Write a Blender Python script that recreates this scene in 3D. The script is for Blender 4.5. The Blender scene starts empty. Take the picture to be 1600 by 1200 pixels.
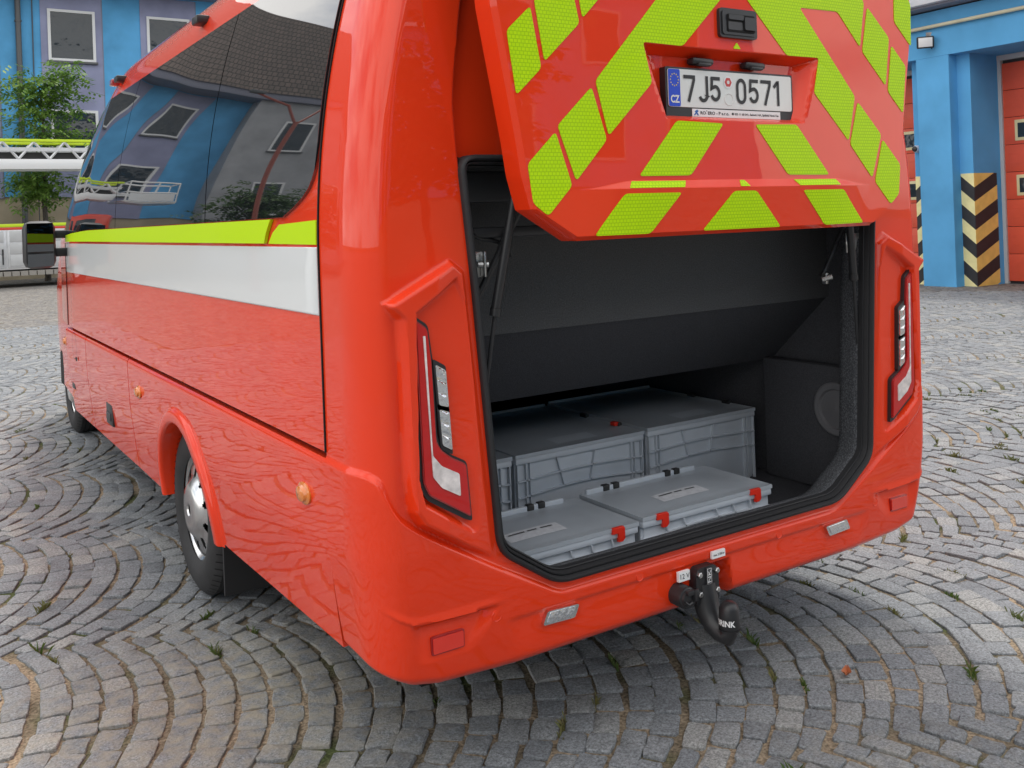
import bpy, bmesh, math, random
import numpy as np
from mathutils import Matrix, Vector
from mathutils.geometry import tessellate_polygon
random.seed(7); RNG = np.random.default_rng(7)
S = bpy.context.scene
COL = S.collection
R_ = math.radians

# ------------------------------------------------------------------ camera, light, sky
cam = bpy.data.cameras.new('camera'); camo = bpy.data.objects.new('camera', cam); COL.objects.link(camo)
CAM = Vector((-2.12, -2.2, 1.55))
rt = Vector((.83992, -.54147, -.03667)); up = Vector((.03083, -.01985, .99933)); fw = Vector((.54184, .84048, 0))
m = Matrix((rt, up, -fw)).transposed().to_4x4(); m.translation = CAM
camo.matrix_world = m
cam.sensor_width = 36; cam.lens = 1490.2 / 1600 * 36; cam.shift_y = -(600 - 342.8) / 1600
cam.clip_start = .05; cam.clip_end = 2000
S.camera = camo

SUN_EL, SUN_AZ = 58, 30          # azimuth measured clockwise from +Y
w = bpy.data.worlds.new('World'); S.world = w; w.use_nodes = True
nt = w.node_tree; nt.nodes.clear()
def wn(t, **k):
    n = nt.nodes.new(t)
    for a, b in k.items(): setattr(n, a, b)
    return n
sky = wn('ShaderNodeTexSky', sky_type='NISHITA', sun_disc=False)
sky.sun_elevation = R_(SUN_EL); sky.sun_rotation = R_(SUN_AZ); sky.air_density = 1.0; sky.dust_density = 1.5
geo = wn('ShaderNodeTexCoord'); mp = wn('ShaderNodeMapping'); mp.inputs['Scale'].default_value = (1, 1, 2.2)
nz = wn('ShaderNodeTexNoise'); nz.inputs['Scale'].default_value = 2.3; nz.inputs['Detail'].default_value = 6; nz.inputs['Roughness'].default_value = .55
rp = wn('ShaderNodeValToRGB'); rp.color_ramp.elements[0].position = .36; rp.color_ramp.elements[1].position = .56
rp.color_ramp.elements[0].color = (.12, .12, .12, 1); rp.color_ramp.elements[1].color = (1, 1, 1, 1)
cl = wn('ShaderNodeMix', data_type='RGBA'); cl.inputs['B'].default_value = (13.0, 12.75, 12.4, 1)
bg = wn('ShaderNodeBackground'); bg.inputs['Strength'].default_value = .125; wo = wn('ShaderNodeOutputWorld')
L = nt.links
L.new(geo.outputs['Generated'], mp.inputs['Vector']); L.new(mp.outputs[0], nz.inputs['Vector']); L.new(nz.outputs['Fac'], rp.inputs[0])
L.new(rp.outputs[0], cl.inputs['Factor']); L.new(sky.outputs[0], cl.inputs['A']); L.new(cl.outputs['Result'], bg.inputs[0]); L.new(bg.outputs[0], wo.inputs[0])

sl = bpy.data.lights.new('sun', 'SUN'); sl.energy = 1.75; sl.angle = R_(10); sl.color = (1, .94, .85)
so = bpy.data.objects.new('sun', sl); COL.objects.link(so)
sd = Vector((math.sin(R_(SUN_AZ)) * math.cos(R_(SUN_EL)), math.cos(R_(SUN_AZ)) * math.cos(R_(SUN_EL)), math.sin(R_(SUN_EL))))
so.rotation_euler = sd.to_track_quat('Z', 'Y').to_euler(); so.location = (0, 0, 30)
vs = S.view_settings; vs.view_transform = 'Standard'; vs.look = 'None'; vs.exposure = 0.32; vs.gamma = 1; vs.use_curve_mapping = False
S.cycles.max_bounces = 8; S.cycles.use_denoising = True

# ------------------------------------------------------------------ materials
MATS = {}
def mat(name, col, rough=.5, metal=0, coat=0, spec=.5, noise=None, bump=None, ior=None, coat_rough=.03, extra=None, emit=None):
    """noise=(scale, amount[, detail]) brightness variation; bump=(scale, strength, distance)"""
    M = bpy.data.materials.new(name); M.use_nodes = True; N = M.node_tree; b = N.nodes['Principled BSDF']
    b.inputs['Base Color'].default_value = (*col, 1); b.inputs['Roughness'].default_value = rough; b.inputs['Metallic'].default_value = metal
    b.inputs['Coat Weight'].default_value = coat; b.inputs['Coat Roughness'].default_value = coat_rough; b.inputs['Specular IOR Level'].default_value = spec
    if ior: b.inputs['IOR'].default_value = ior
    if emit: b.inputs['Emission Color'].default_value = (*col, 1); b.inputs['Emission Strength'].default_value = emit
    tc = N.nodes.new('ShaderNodeTexCoord')
    if noise:
        n = N.nodes.new('ShaderNodeTexNoise'); n.inputs['Scale'].default_value = noise[0]; n.inputs['Detail'].default_value = noise[2] if len(noise) > 2 else 5
        N.links.new(tc.outputs['Object'], n.inputs['Vector'])
        mr = N.nodes.new('ShaderNodeMapRange'); mr.inputs['From Min'].default_value = .3; mr.inputs['From Max'].default_value = .7
        mr.inputs['To Min'].default_value = 1 - noise[1]; mr.inputs['To Max'].default_value = 1 + noise[1]
        N.links.new(n.outputs['Fac'], mr.inputs['Value'])
        mx = N.nodes.new('ShaderNodeMix'); mx.data_type = 'RGBA'; mx.blend_type = 'MULTIPLY'; mx.inputs['Factor'].default_value = 1
        mx.inputs['A'].default_value = (*col, 1); N.links.new(mr.outputs[0], mx.inputs['B']); N.links.new(mx.outputs['Result'], b.inputs['Base Color'])
    if bump:
        n2 = N.nodes.new('ShaderNodeTexNoise'); n2.inputs['Scale'].default_value = bump[0]; n2.inputs['Detail'].default_value = bump[3] if len(bump) > 3 else 3
        N.links.new(tc.outputs['Object'], n2.inputs['Vector'])
        bp = N.nodes.new('ShaderNodeBump'); bp.inputs['Strength'].default_value = bump[1]; bp.inputs['Distance'].default_value = bump[2]
        N.links.new(n2.outputs['Fac'], bp.inputs['Height']); N.links.new(bp.outputs[0], b.inputs['Normal'])
        if coat: N.links.new(bp.outputs[0], b.inputs['Coat Normal'])
    if extra: extra(M, N, b, tc)
    MATS[name] = M
    return M

mat('paint_red', (.82, .043, .007), .5, coat=.85, coat_rough=.015, spec=.08, noise=(2.5, .04), bump=(7, .04, .01, 1))
mat('paint_side', (.82, .043, .007), .5, coat=1, coat_rough=.012, spec=.08, noise=(2.5, .04), bump=(3.0, .035, .012, 1))
mat('paint_white', (.78, .80, .80), .3, coat=.6, bump=(3.0, .1, .01, 1))
mat('lime_plain', (.54, .80, .003), .45, coat=.15, spec=.15, bump=(60, .05, .002))
def hexes(M, N, b, tc):
    # prismatic sheeting: small cells of a brick lattice slightly darker at their joints
    mp = N.nodes.new('ShaderNodeMapping'); mp.inputs['Rotation'].default_value = (R_(90), 0, 0)
    br = N.nodes.new('ShaderNodeTexBrick'); br.offset = .5; br.inputs['Scale'].default_value = 85; br.inputs['Brick Width'].default_value = 1.0; br.inputs['Row Height'].default_value = .85
    br.inputs['Mortar Size'].default_value = .13; br.inputs['Mortar Smooth'].default_value = .6
    br.inputs['Color1'].default_value = (.50, .77, .002, 1); br.inputs['Color2'].default_value = (.54, .81, .002, 1); br.inputs['Mortar'].default_value = (.33, .60, .002, 1)
    N.links.new(tc.outputs['Object'], mp.inputs[0]); N.links.new(mp.outputs[0], br.inputs['Vector']); N.links.new(br.outputs['Color'], b.inputs['Base Color'])
mat('lime_cells', (.5, .73, .01), .5, coat=.1, spec=.12, extra=hexes)
mat('glass_tint', (.010, .012, .014), .015, spec=1, ior=2.0)
mat('glass_house', (.025, .035, .045), .03, spec=.5, ior=1.5, bump=(1.6, .6, .08, 3))
mat('mirror', (.10, .105, .115), .02, metal=1)
mat('rubber', (.018, .018, .02), .6, bump=(80, .2, .002))
mat('tyre', (.022, .022, .023), .75, noise=(14, .25), bump=(120, .3, .002))
mat('plastic_black', (.02, .02, .022), .38, bump=(220, .1, .001))
mat('plastic_dark', (.045, .045, .048), .5)
mat('speaker_grey', (.15, .15, .16), .6, bump=(150, .4, .002))
mat('gap_black', (.006, .006, .006), .9)
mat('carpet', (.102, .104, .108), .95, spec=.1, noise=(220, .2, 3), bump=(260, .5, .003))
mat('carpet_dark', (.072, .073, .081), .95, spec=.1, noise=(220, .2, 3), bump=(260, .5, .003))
def speck(M, N, b, tc):
    n = N.nodes.new('ShaderNodeTexNoise'); n.inputs['Scale'].default_value = 170; n.inputs['Detail'].default_value = 2
    r = N.nodes.new('ShaderNodeValToRGB'); r.color_ramp.elements[0].position = .42; r.color_ramp.elements[1].position = .66
    r.color_ramp.elements[0].color = (.065, .068, .075, 1); r.color_ramp.elements[1].color = (.15, .157, .17, 1)
    N.links.new(tc.outputs['Object'], n.inputs['Vector']); N.links.new(n.outputs['Fac'], r.inputs[0]); N.links.new(r.outputs[0], b.inputs['Base Color'])
mat('carpet_speckled', (.06, .06, .065), .95, spec=.1, extra=speck, bump=(300, .5, .003))
mat('steel', (.55, .55, .54), .35, metal=1, noise=(30, .15))
mat('chrome', (.74, .74, .73), .22, metal=1, bump=(25, .06, .004), noise=(18, .1))
mat('crate_grey', (.51, .55, .60), .42, noise=(9, .05), bump=(150, .08, .001))
mat('crate_lid', (.40, .435, .475), .36, noise=(7, .06), bump=(6, .12, .01))
mat('clip_red', (.75, .03, .012), .35)
mat('clip_black', (.02, .02, .02), .45)
mat('paper', (.62, .63, .66), .6, noise=(60, .1))
mat('label_white', (.80, .80, .80), .45)
mat('ink', (.02, .02, .022), .5)
mat('ink_blue', (.02, .12, .40), .5)
mat('plate_white', (.72, .72, .69), .3, coat=.3)
mat('plate_blue', (.008, .06, .55), .35)
mat('plate_yellow', (.80, .62, .05), .4)
mat('seal_red', (.55, .06, .06), .45)
mat('lens_red', (.52, .006, .006), .2, coat=.7, spec=.3)
mat('lens_dark_red', (.34, .008, .008), .12, coat=1)
mat('lens_led', (.74, .68, .66), .2, coat=1, noise=(40, .25))
mat('lens_orange', (.72, .20, .02), .15, coat=1, bump=(60, .3, .003))
mat('lens_reflector', (.74, .030, .012), .15, coat=1, bump=(120, .2, .002))
def facets(M, N, b, tc):
    v = N.nodes.new('ShaderNodeTexVoronoi'); v.inputs['Scale'].default_value = 90
    bp = N.nodes.new('ShaderNodeBump'); bp.inputs['Strength'].default_value = .25; bp.inputs['Distance'].default_value = .005
    N.links.new(tc.outputs['Object'], v.inputs['Vector']); N.links.new(v.outputs['Distance'], bp.inputs['Height']); N.links.new(bp.outputs[0], b.inputs['Normal'])
mat('lamp_reflector', (.72, .74, .76), .10, metal=.9, coat=.5, extra=facets)
mat('green_plastic', (.02, .30, .16), .5)
# building and surroundings
def stucco(name, col, dirt=.17):
    def ex(M, N, b, tc):
        n = N.nodes.new('ShaderNodeTexNoise'); n.inputs['Scale'].default_value = .9; n.inputs['Detail'].default_value = 8
        mr = N.nodes.new('ShaderNodeMapRange'); mr.inputs['From Min'].default_value = .3; mr.inputs['From Max'].default_value = .7
        mr.inputs['To Min'].default_value = 1 - dirt; mr.inputs['To Max'].default_value = 1 + dirt
        mx = N.nodes.new('ShaderNodeMix'); mx.data_type = 'RGBA'; mx.blend_type = 'MULTIPLY'; mx.inputs['Factor'].default_value = 1; mx.inputs['A'].default_value = (*col, 1)
        N.links.new(tc.outputs['Object'], n.inputs['Vector']); N.links.new(n.outputs['Fac'], mr.inputs[0]); N.links.new(mr.outputs[0], mx.inputs['B']); N.links.new(mx.outputs['Result'], b.inputs['Base Color'])
    mat(name, col, .85, spec=.2, bump=(60, .25, .006), extra=ex)
stucco('wall_blue', (.11, .37, .66)); stucco('wall_blue_deep', (.055, .27, .58)); stucco('wall_violet', (.27, .285, .42)); stucco('wall_grey', (.34, .35, .37)); stucco('wall_beige', (.42, .36, .26))
mat('eave_grey', (.20, .21, .27), .6)
mat('fascia_white', (.62, .64, .68), .5, noise=(3, .08)); mat('pipe_cream', (.60, .56, .40), .5, noise=(4, .1))
mat('door_red', (.72, .10, .05), .45, noise=(3, .06)); mat('frame_cream', (.72, .62, .36), .5); mat('frame_white', (.68, .69, .70), .45); mat('frame_grey', (.50, .50, .50), .5)
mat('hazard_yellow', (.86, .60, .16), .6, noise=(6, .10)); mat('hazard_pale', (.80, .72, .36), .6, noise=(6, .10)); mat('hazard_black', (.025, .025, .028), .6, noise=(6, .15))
def tiles(M, N, b, tc):
    mp = N.nodes.new('ShaderNodeMapping'); br = N.nodes.new('ShaderNodeTexBrick'); br.inputs['Scale'].default_value = 1.6; br.inputs['Mortar Size'].default_value = .04
    br.inputs['Color1'].default_value = (.085, .068, .06, 1); br.inputs['Color2'].default_value = (.12, .092, .08, 1); br.inputs['Mortar'].default_value = (.02, .018, .016, 1)
    br.inputs['Brick Width'].default_value = .45; br.inputs['Row Height'].default_value = .55
    bp = N.nodes.new('ShaderNodeBump'); bp.inputs['Distance'].default_value = .1
    N.links.new(tc.outputs['Object'], br.inputs['Vector']); N.links.new(br.outputs['Color'], b.inputs['Base Color']); N.links.new(br.outputs['Fac'], bp.inputs['Height']); bp.invert = True; N.links.new(bp.outputs[0], b.inputs['Normal'])
mat('roof_tiles', (.1, .08, .07), .8, extra=tiles)
mat('zinc', (.10, .105, .11), .5, metal=.3); mat('alu', (.62, .63, .64), .4, metal=.4, noise=(5, .08)); mat('shutter', (.50, .51, .51), .45, noise=(4, .06))
mat('truck_white', (.74, .75, .75), .35, coat=.5); mat('truck_red', (.66, .05, .02), .35, coat=.6); mat('truck_lime', (.55, .72, .02), .4); mat('truck_step', (.30, .28, .25), .7); mat('truck_dark', (.03, .03, .03), .7)
mat('bark', (.11, .095, .08), .9, noise=(20, .3), bump=(40, .6, .01)); mat('pole_red', (.28, .07, .05), .5)
def leafy(name, a, b_):
    def ex(M, N, b, tc):
        oi = N.nodes.new('ShaderNodeAttribute'); oi.attribute_name = 'tone'
        mx = N.nodes.new('ShaderNodeMix'); mx.data_type = 'RGBA'; mx.inputs['A'].default_value = (*a, 1); mx.inputs['B'].default_value = (*b_, 1)
        N.links.new(oi.outputs['Fac'], mx.inputs['Factor']); N.links.new(mx.outputs['Result'], b.inputs['Base Color'])
        b.inputs['Subsurface Weight'].default_value = 0
        tr = N.nodes.new('ShaderNodeBsdfTranslucent'); N.links.new(mx.outputs['Result'], tr.inputs['Color'])
        ad = N.nodes.new('ShaderNodeMixShader'); ad.inputs[0].default_value = .35
        out = N.nodes['Material Output']; N.links.new(b.outputs[0], ad.inputs[1]); N.links.new(tr.outputs[0], ad.inputs[2]); N.links.new(ad.outputs[0], out.inputs['Surface'])
    mat(name, a, .55, extra=ex)
leafy('leaf_ash', (.10, .23, .035), (.26, .40, .085)); leafy('leaf_dark', (.025, .07, .014), (.07, .13, .03)); leafy('weed', (.06, .12, .015), (.20, .17, .06))
def stone(M, N, b, tc):
    at = N.nodes.new('ShaderNodeAttribute'); at.attribute_name = 'tone'
    r = N.nodes.new('ShaderNodeValToRGB'); e = r.color_ramp.elements
    e[0].position = 0; e[0].color = (.168, .180, .194, 1); e[1].position = 1; e[1].color = (.300, .300, .290, 1)
    e2 = r.color_ramp.elements.new(.5); e2.color = (.226, .240, .254, 1)
    g = N.nodes.new('ShaderNodeNewGeometry')
    n1 = N.nodes.new('ShaderNodeTexNoise'); n1.inputs['Scale'].default_value = 120; n1.inputs['Detail'].default_value = 4; n1.inputs['Roughness'].default_value = .8
    n2 = N.nodes.new('ShaderNodeTexNoise'); n2.inputs['Scale'].default_value = .55; n2.inputs['Detail'].default_value = 5
    n3 = N.nodes.new('ShaderNodeTexNoise'); n3.inputs['Scale'].default_value = 22; n3.inputs['Detail'].default_value = 5
    for n in (n1, n2, n3): N.links.new(g.outputs['Position'], n.inputs['Vector'])
    m1 = N.nodes.new('ShaderNodeMapRange'); m1.inputs['From Min'].default_value = .3; m1.inputs['From Max'].default_value = .7; m1.inputs['To Min'].default_value = .32; m1.inputs['To Max'].default_value = 1.68
    N.links.new(n1.outputs['Fac'], m1.inputs[0])
    mu = N.nodes.new('ShaderNodeMix'); mu.data_type = 'RGBA'; mu.blend_type = 'MULTIPLY'; mu.inputs['Factor'].default_value = 1
    N.links.new(at.outputs['Fac'], r.inputs[0]); N.links.new(r.outputs[0], mu.inputs['A']); N.links.new(m1.outputs[0], mu.inputs['B'])
    # sandy dust lying on the stones in patches
    m2 = N.nodes.new('ShaderNodeMapRange'); m2.inputs['From Min'].default_value = .56; m2.inputs['From Max'].default_value = .78; m2.inputs['To Min'].default_value = 0; m2.inputs['To Max'].default_value = .75
    N.links.new(n2.outputs['Fac'], m2.inputs[0])
    m3 = N.nodes.new('ShaderNodeMapRange'); m3.inputs['From Min'].default_value = .35; m3.inputs['From Max'].default_value = .65
    N.links.new(n3.outputs['Fac'], m3.inputs[0])
    mm = N.nodes.new('ShaderNodeMath'); mm.operation = 'MULTIPLY'; N.links.new(m2.outputs[0], mm.inputs[0]); N.links.new(m3.outputs[0], mm.inputs[1])
    vd = N.nodes.new('ShaderNodeVectorMath'); vd.operation = 'DISTANCE'; vd.inputs[1].default_value = (-1.25, .95, 0); N.links.new(g.outputs['Position'], vd.inputs[0])
    m4 = N.nodes.new('ShaderNodeMapRange'); m4.inputs['From Min'].default_value = .2; m4.inputs['From Max'].default_value = .95; m4.inputs['To Min'].default_value = 1; m4.inputs['To Max'].default_value = 0; N.links.new(vd.outputs['Value'], m4.inputs[0])
    mx_ = N.nodes.new('ShaderNodeMath'); mx_.operation = 'MAXIMUM'; N.links.new(m2.outputs[0], mx_.inputs[0]); N.links.new(m4.outputs[0], mx_.inputs[1])
    N.links.new(mx_.outputs[0], mm.inputs[0])
    du = N.nodes.new('ShaderNodeMix'); du.data_type = 'RGBA'; du.inputs['B'].default_value = (.34, .31, .25, 1)
    N.links.new(mm.outputs[0], du.inputs['Factor']); N.links.new(mu.outputs['Result'], du.inputs['A']); N.links.new(du.outputs['Result'], b.inputs['Base Color'])
    nb = N.nodes.new('ShaderNodeTexNoise'); nb.inputs['Scale'].default_value = 45; nb.inputs['Detail'].default_value = 7; nb.inputs['Roughness'].default_value = .7; N.links.new(g.outputs['Position'], nb.inputs['Vector'])
    bp = N.nodes.new('ShaderNodeBump'); bp.inputs['Strength'].default_value = 1; bp.inputs['Distance'].default_value = .010
    N.links.new(nb.outputs['Fac'], bp.inputs['Height']); N.links.new(bp.outputs[0], b.inputs['Normal'])
mat('granite', (.2, .2, .2), .78, spec=.35, extra=stone)
def joint(M, N, b, tc):
    g = N.nodes.new('ShaderNodeNewGeometry')
    n = N.nodes.new('ShaderNodeTexNoise'); n.inputs['Scale'].default_value = 2.2; n.inputs['Detail'].default_value = 6
    n2 = N.nodes.new('ShaderNodeTexNoise'); n2.inputs['Scale'].default_value = 90; n2.inputs['Detail'].default_value = 3
    for q in (n, n2): N.links.new(g.outputs['Position'], q.inputs['Vector'])
    r = N.nodes.new('ShaderNodeValToRGB'); e = r.color_ramp.elements
    e[0].position = .36; e[0].color = (.07, .085, .035, 1); e[1].position = .60; e[1].color = (.30, .235, .165, 1); x = r.color_ramp.elements.new(.46); x.color = (.17, .14, .10, 1)
    m1 = N.nodes.new('ShaderNodeMapRange'); m1.inputs['From Min'].default_value = .3; m1.inputs['From Max'].default_value = .7; m1.inputs['To Min'].default_value = .5; m1.inputs['To Max'].default_value = 1.5
    mu = N.nodes.new('ShaderNodeMix'); mu.data_type = 'RGBA'; mu.blend_type = 'MULTIPLY'; mu.inputs['Factor'].default_value = 1
    N.links.new(n.outputs['Fac'], r.inputs[0]); N.links.new(n2.outputs['Fac'], m1.inputs[0]); N.links.new(r.outputs[0], mu.inputs['A']); N.links.new(m1.outputs[0], mu.inputs['B']); N.links.new(mu.outputs['Result'], b.inputs['Base Color'])
    bp = N.nodes.new('ShaderNodeBump'); bp.inputs['Strength'].default_value = .9; bp.inputs['Distance'].default_value = .01; N.links.new(n2.outputs['Fac'], bp.inputs['Height']); N.links.new(bp.outputs[0], b.inputs['Normal'])
mat('joint_sand', (.15, .12, .09), .95, spec=.1, extra=joint)
def farpave(M, N, b, tc):
    g = N.nodes.new('ShaderNodeNewGeometry')
    v = N.nodes.new('ShaderNodeTexVoronoi'); v.feature = 'F1'; v.inputs['Scale'].default_value = 9
    d = N.nodes.new('ShaderNodeTexVoronoi'); d.feature = 'DISTANCE_TO_EDGE'; d.inputs['Scale'].default_value = 9
    r = N.nodes.new('ShaderNodeValToRGB'); e = r.color_ramp.elements; e[0].color = (.155, .155, .160, 1); e[1].color = (.27, .255, .235, 1)
    r2 = N.nodes.new('ShaderNodeValToRGB'); e = r2.color_ramp.elements; e[0].position = .02; e[0].color = (.5, .45, .36, 1); e[1].position = .10; e[1].color = (1, 1, 1, 1)
    mu = N.nodes.new('ShaderNodeMix'); mu.data_type = 'RGBA'; mu.blend_type = 'MULTIPLY'; mu.inputs['Factor'].default_value = 1
    for q in (v, d): N.links.new(g.outputs['Position'], q.inputs['Vector'])
    sp = N.nodes.new('ShaderNodeSeparateColor'); N.links.new(v.outputs['Color'], sp.inputs[0]); N.links.new(sp.outputs[0], r.inputs[0]); N.links.new(d.outputs['Distance'], r2.inputs[0])
    N.links.new(r.outputs[0], mu.inputs['A']); N.links.new(r2.outputs[0], mu.inputs['B']); N.links.new(mu.outputs['Result'], b.inputs['Base Color'])
    bp = N.nodes.new('ShaderNodeBump'); bp.inputs['Strength'].default_value = .7; bp.inputs['Distance'].default_value = .03; N.links.new(d.outputs['Distance'], bp.inputs['Height']); N.links.new(bp.outputs[0], b.inputs['Normal'])
mat('far_granite', (.2, .2, .2), .8, spec=.3, extra=farpave)

# ------------------------------------------------------------------ mesh helpers
def wloc(o):
    v = Vector((0, 0, 0))
    while o: v += o.location; o = o.parent
    return v
def tag(o, label=None, cat=None, group=None, kind=None):
    for k, v in (('label', label), ('category', cat), ('group', group), ('kind', kind)):
        if v: o[k] = v
    return o
def empty(name, loc, label, cat, group=None):
    o = bpy.data.objects.new(name, None); COL.objects.link(o); o.location = loc; o.empty_display_size = .1
    return tag(o, label, cat, group)
class MB:
    def __init__(s): s.v = []; s.f = []; s.m = []
    def add(s, vs, fs, mi=0):
        n = len(s.v); s.v += [tuple(map(float, p)) for p in vs]; s.f += [tuple(i + n for i in f) for f in fs]; s.m += [mi] * len(fs) if isinstance(mi, int) else list(mi)
        return s
    def box(s, x0, x1, y0, y1, z0, z1, mi=0, b=0.0):
        if b <= 0:
            vs = [(x, y, z) for z in (z0, z1) for y in (y0, y1) for x in (x0, x1)]
            return s.add(vs, [(0, 2, 3, 1), (4, 5, 7, 6), (0, 1, 5, 4), (2, 6, 7, 3), (0, 4, 6, 2), (1, 3, 7, 5)], mi)
        bm = bmesh.new(); bmesh.ops.create_cube(bm, size=1)
        for v in bm.verts: v.co = Vector(((x0 + x1) / 2 + v.co.x * (x1 - x0), (y0 + y1) / 2 + v.co.y * (y1 - y0), (z0 + z1) / 2 + v.co.z * (z1 - z0)))
        b = min(b, .45 * min(x1 - x0, y1 - y0, z1 - z0))
        bmesh.ops.bevel(bm, geom=bm.edges[:], offset=b, segments=2, profile=.5, affect='EDGES')
        return s.bm(bm, mi)
    def bm(s, bm, mi=0):
        bm.verts.index_update(); s.add([v.co for v in bm.verts], [tuple(v.index for v in f.verts) for f in bm.faces], mi); bm.free(); return s
    def grid(s, P, mi=0, flip=False, mask=None, close_u=False):
        P = np.asarray(P); n, k = P.shape[:2]; base = len(s.v); s.v += [tuple(p) for p in P.reshape(-1, 3).tolist()]
        fs = []
        for i in range(n - 1):
            for j in range(k if close_u else k - 1):
                if mask is not None and not mask[i, j]: continue
                j2 = (j + 1) % k
                q = (base + i * k + j, base + i * k + j2, base + (i + 1) * k + j2, base + (i + 1) * k + j)
                fs.append(q[::-1] if flip else q)
        s.f += fs; s.m += [mi] * len(fs); return s
    def tube(s, pts, r, n=10, mi=0, cap=True):
        pts = [Vector(p) for p in pts]; rs = r if isinstance(r, (list, tuple)) else [r] * len(pts)
        t = (pts[1] - pts[0]).normalized(); a = t.orthogonal().normalized(); rings = []
        for i, p in enumerate(pts):
            if 0 < i < len(pts) - 1: t = ((pts[i + 1] - p).normalized() + (p - pts[i - 1]).normalized()).normalized()
            elif i: t = (p - pts[i - 1]).normalized()
            a = (a - t * a.dot(t)).normalized(); b = t.cross(a)
            rings.append([p + (a * math.cos(2 * math.pi * k / n) + b * math.sin(2 * math.pi * k / n)) * rs[i] for k in range(n)])
        base = len(s.v); s.grid(np.array([[tuple(q) for q in g] for g in rings]), mi, close_u=True)
        if cap:
            s.f += [tuple(base + k for k in range(n))[::-1], tuple(base + (len(pts) - 1) * n + k for k in range(n))]; s.m += [mi, mi]
        return s
    def lathe(s, prof, c, axis='x', n=48, mi=0):
        """prof: (along axis, radius)"""
        P = []
        for a, r in prof:
            row = []
            for k in range(n):
                t = 2 * math.pi * k / n; u, v = r * math.cos(t), r * math.sin(t)
                row.append({'x': (c[0] + a, c[1] + u, c[2] + v), 'y': (c[0] + u, c[1] + a, c[2] + v), 'z': (c[0] + u, c[1] + v, c[2] + a)}[axis])
            P.append(row)
        return s.grid(np.array(P), mi, close_u=True)
    def prism(s, poly, fn, d0, d1, mi=0, side=None):
        """poly: 2D points; fn(a, b, d) -> 3D; extruded from d0 to d1"""
        n = len(poly); vs = [fn(a, b, d0) for a, b in poly] + [fn(a, b, d1) for a, b in poly]
        tr = tessellate_polygon([[Vector((a, b, 0)) for a, b in poly]])
        fs = [tuple(t) for t in tr] + [tuple(i + n for i in t)[::-1] for t in tr]
        mm = [mi] * len(fs)
        for i in range(n): fs.append((i, (i + 1) % n, n + (i + 1) % n, n + i)); mm.append(mi if side is None else side)
        return s.add(vs, fs, mm)
    def build(s, name, mats, parent=None, angle=35, smooth=True, fixn=True, tone=None):
        me = bpy.data.meshes.new(name); off = wloc(parent) if parent else Vector((0, 0, 0))
        V = np.array(s.v, dtype=float).reshape(-1, 3) - np.array(off)
        me.from_pydata(V.tolist(), [], s.f)
        for mname in (mats if isinstance(mats, (list, tuple)) else [mats]): me.materials.append(MATS[mname])
        me.polygons.foreach_set('material_index', s.m)
        if fixn:
            bm = bmesh.new(); bm.from_mesh(me); bmesh.ops.recalc_face_normals(bm, faces=bm.faces[:]); bm.to_mesh(me); bm.free()
        if tone is not None:
            at = me.attributes.new('tone', 'FLOAT', 'POINT'); at.data.foreach_set('value', tone)
        if smooth:
            me.shade_smooth()
            if angle: me.set_sharp_from_angle(angle=R_(angle))
        me.update()
        o = bpy.data.objects.new(name, me); COL.objects.link(o)
        if parent: o.parent = parent
        return o
def rev(bm_list): return bm_list
def sstep(x): x = np.clip(x, 0, 1); return x * x * (3 - 2 * x)
def seg_dist(px, pz, poly):
    """signed distance to polygon, positive inside"""
    d = np.full(np.shape(px), 1e9); ins = np.zeros(np.shape(px), bool); n = len(poly)
    for i in range(n):
        ax, az = poly[i]; bx, bz = poly[(i + 1) % n]; ex, ez = bx - ax, bz - az
        t = np.clip(((px - ax) * ex + (pz - az) * ez) / (ex * ex + ez * ez + 1e-12), 0, 1)
        d = np.minimum(d, np.hypot(px - ax - t * ex, pz - az - t * ez))
        c = ((az > pz) != (bz > pz)) & (px < (bx - ax) * (pz - az) / (bz - az + 1e-12) + ax); ins ^= c
    return np.where(ins, d, -d)
def round_poly(poly, r, n=4):
    out = []; k = len(poly)
    for i in range(k):
        p = Vector(poly[i]); a = Vector(poly[i - 1]) - p; b = Vector(poly[(i + 1) % k]) - p
        ra = min(r, a.length * .4, b.length * .4); p0 = p + a.normalized() * ra; p1 = p + b.normalized() * ra
        for j in range(n + 1):
            t = j / n; q = p0 * (1 - t) ** 2 + p * 2 * t * (1 - t) + p1 * t * t; out.append((q.x, q.y))
    return out
def text_mesh(txt, size, bold=0.0):
    cu = bpy.data.curves.new('t', 'FONT'); cu.body = txt; cu.size = size; cu.offset = bold; cu.resolution_u = 3; cu.align_x = 'CENTER'; cu.align_y = 'CENTER'
    o = bpy.data.objects.new('t', cu); COL.objects.link(o)
    dg = bpy.context.evaluated_depsgraph_get(); me = o.evaluated_get(dg).to_mesh()
    vs = [tuple(v.co) for v in me.vertices]; fs = [tuple(p.vertices) for p in me.polygons]
    o.evaluated_get(dg).to_mesh_clear(); bpy.data.objects.remove(o); bpy.data.curves.remove(cu)
    return vs, fs
def add_text(mb, txt, size, fn, mi=0, sx=1.0, bold=0.0, width=None):
    vs, fs = text_mesh(txt, size, bold)
    if width:
        w0 = max(v[0] for v in vs) - min(v[0] for v in vs); sx = width / w0
    return mb.add([fn(v[0] * sx, v[1]) for v in vs], fs, mi)
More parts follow.
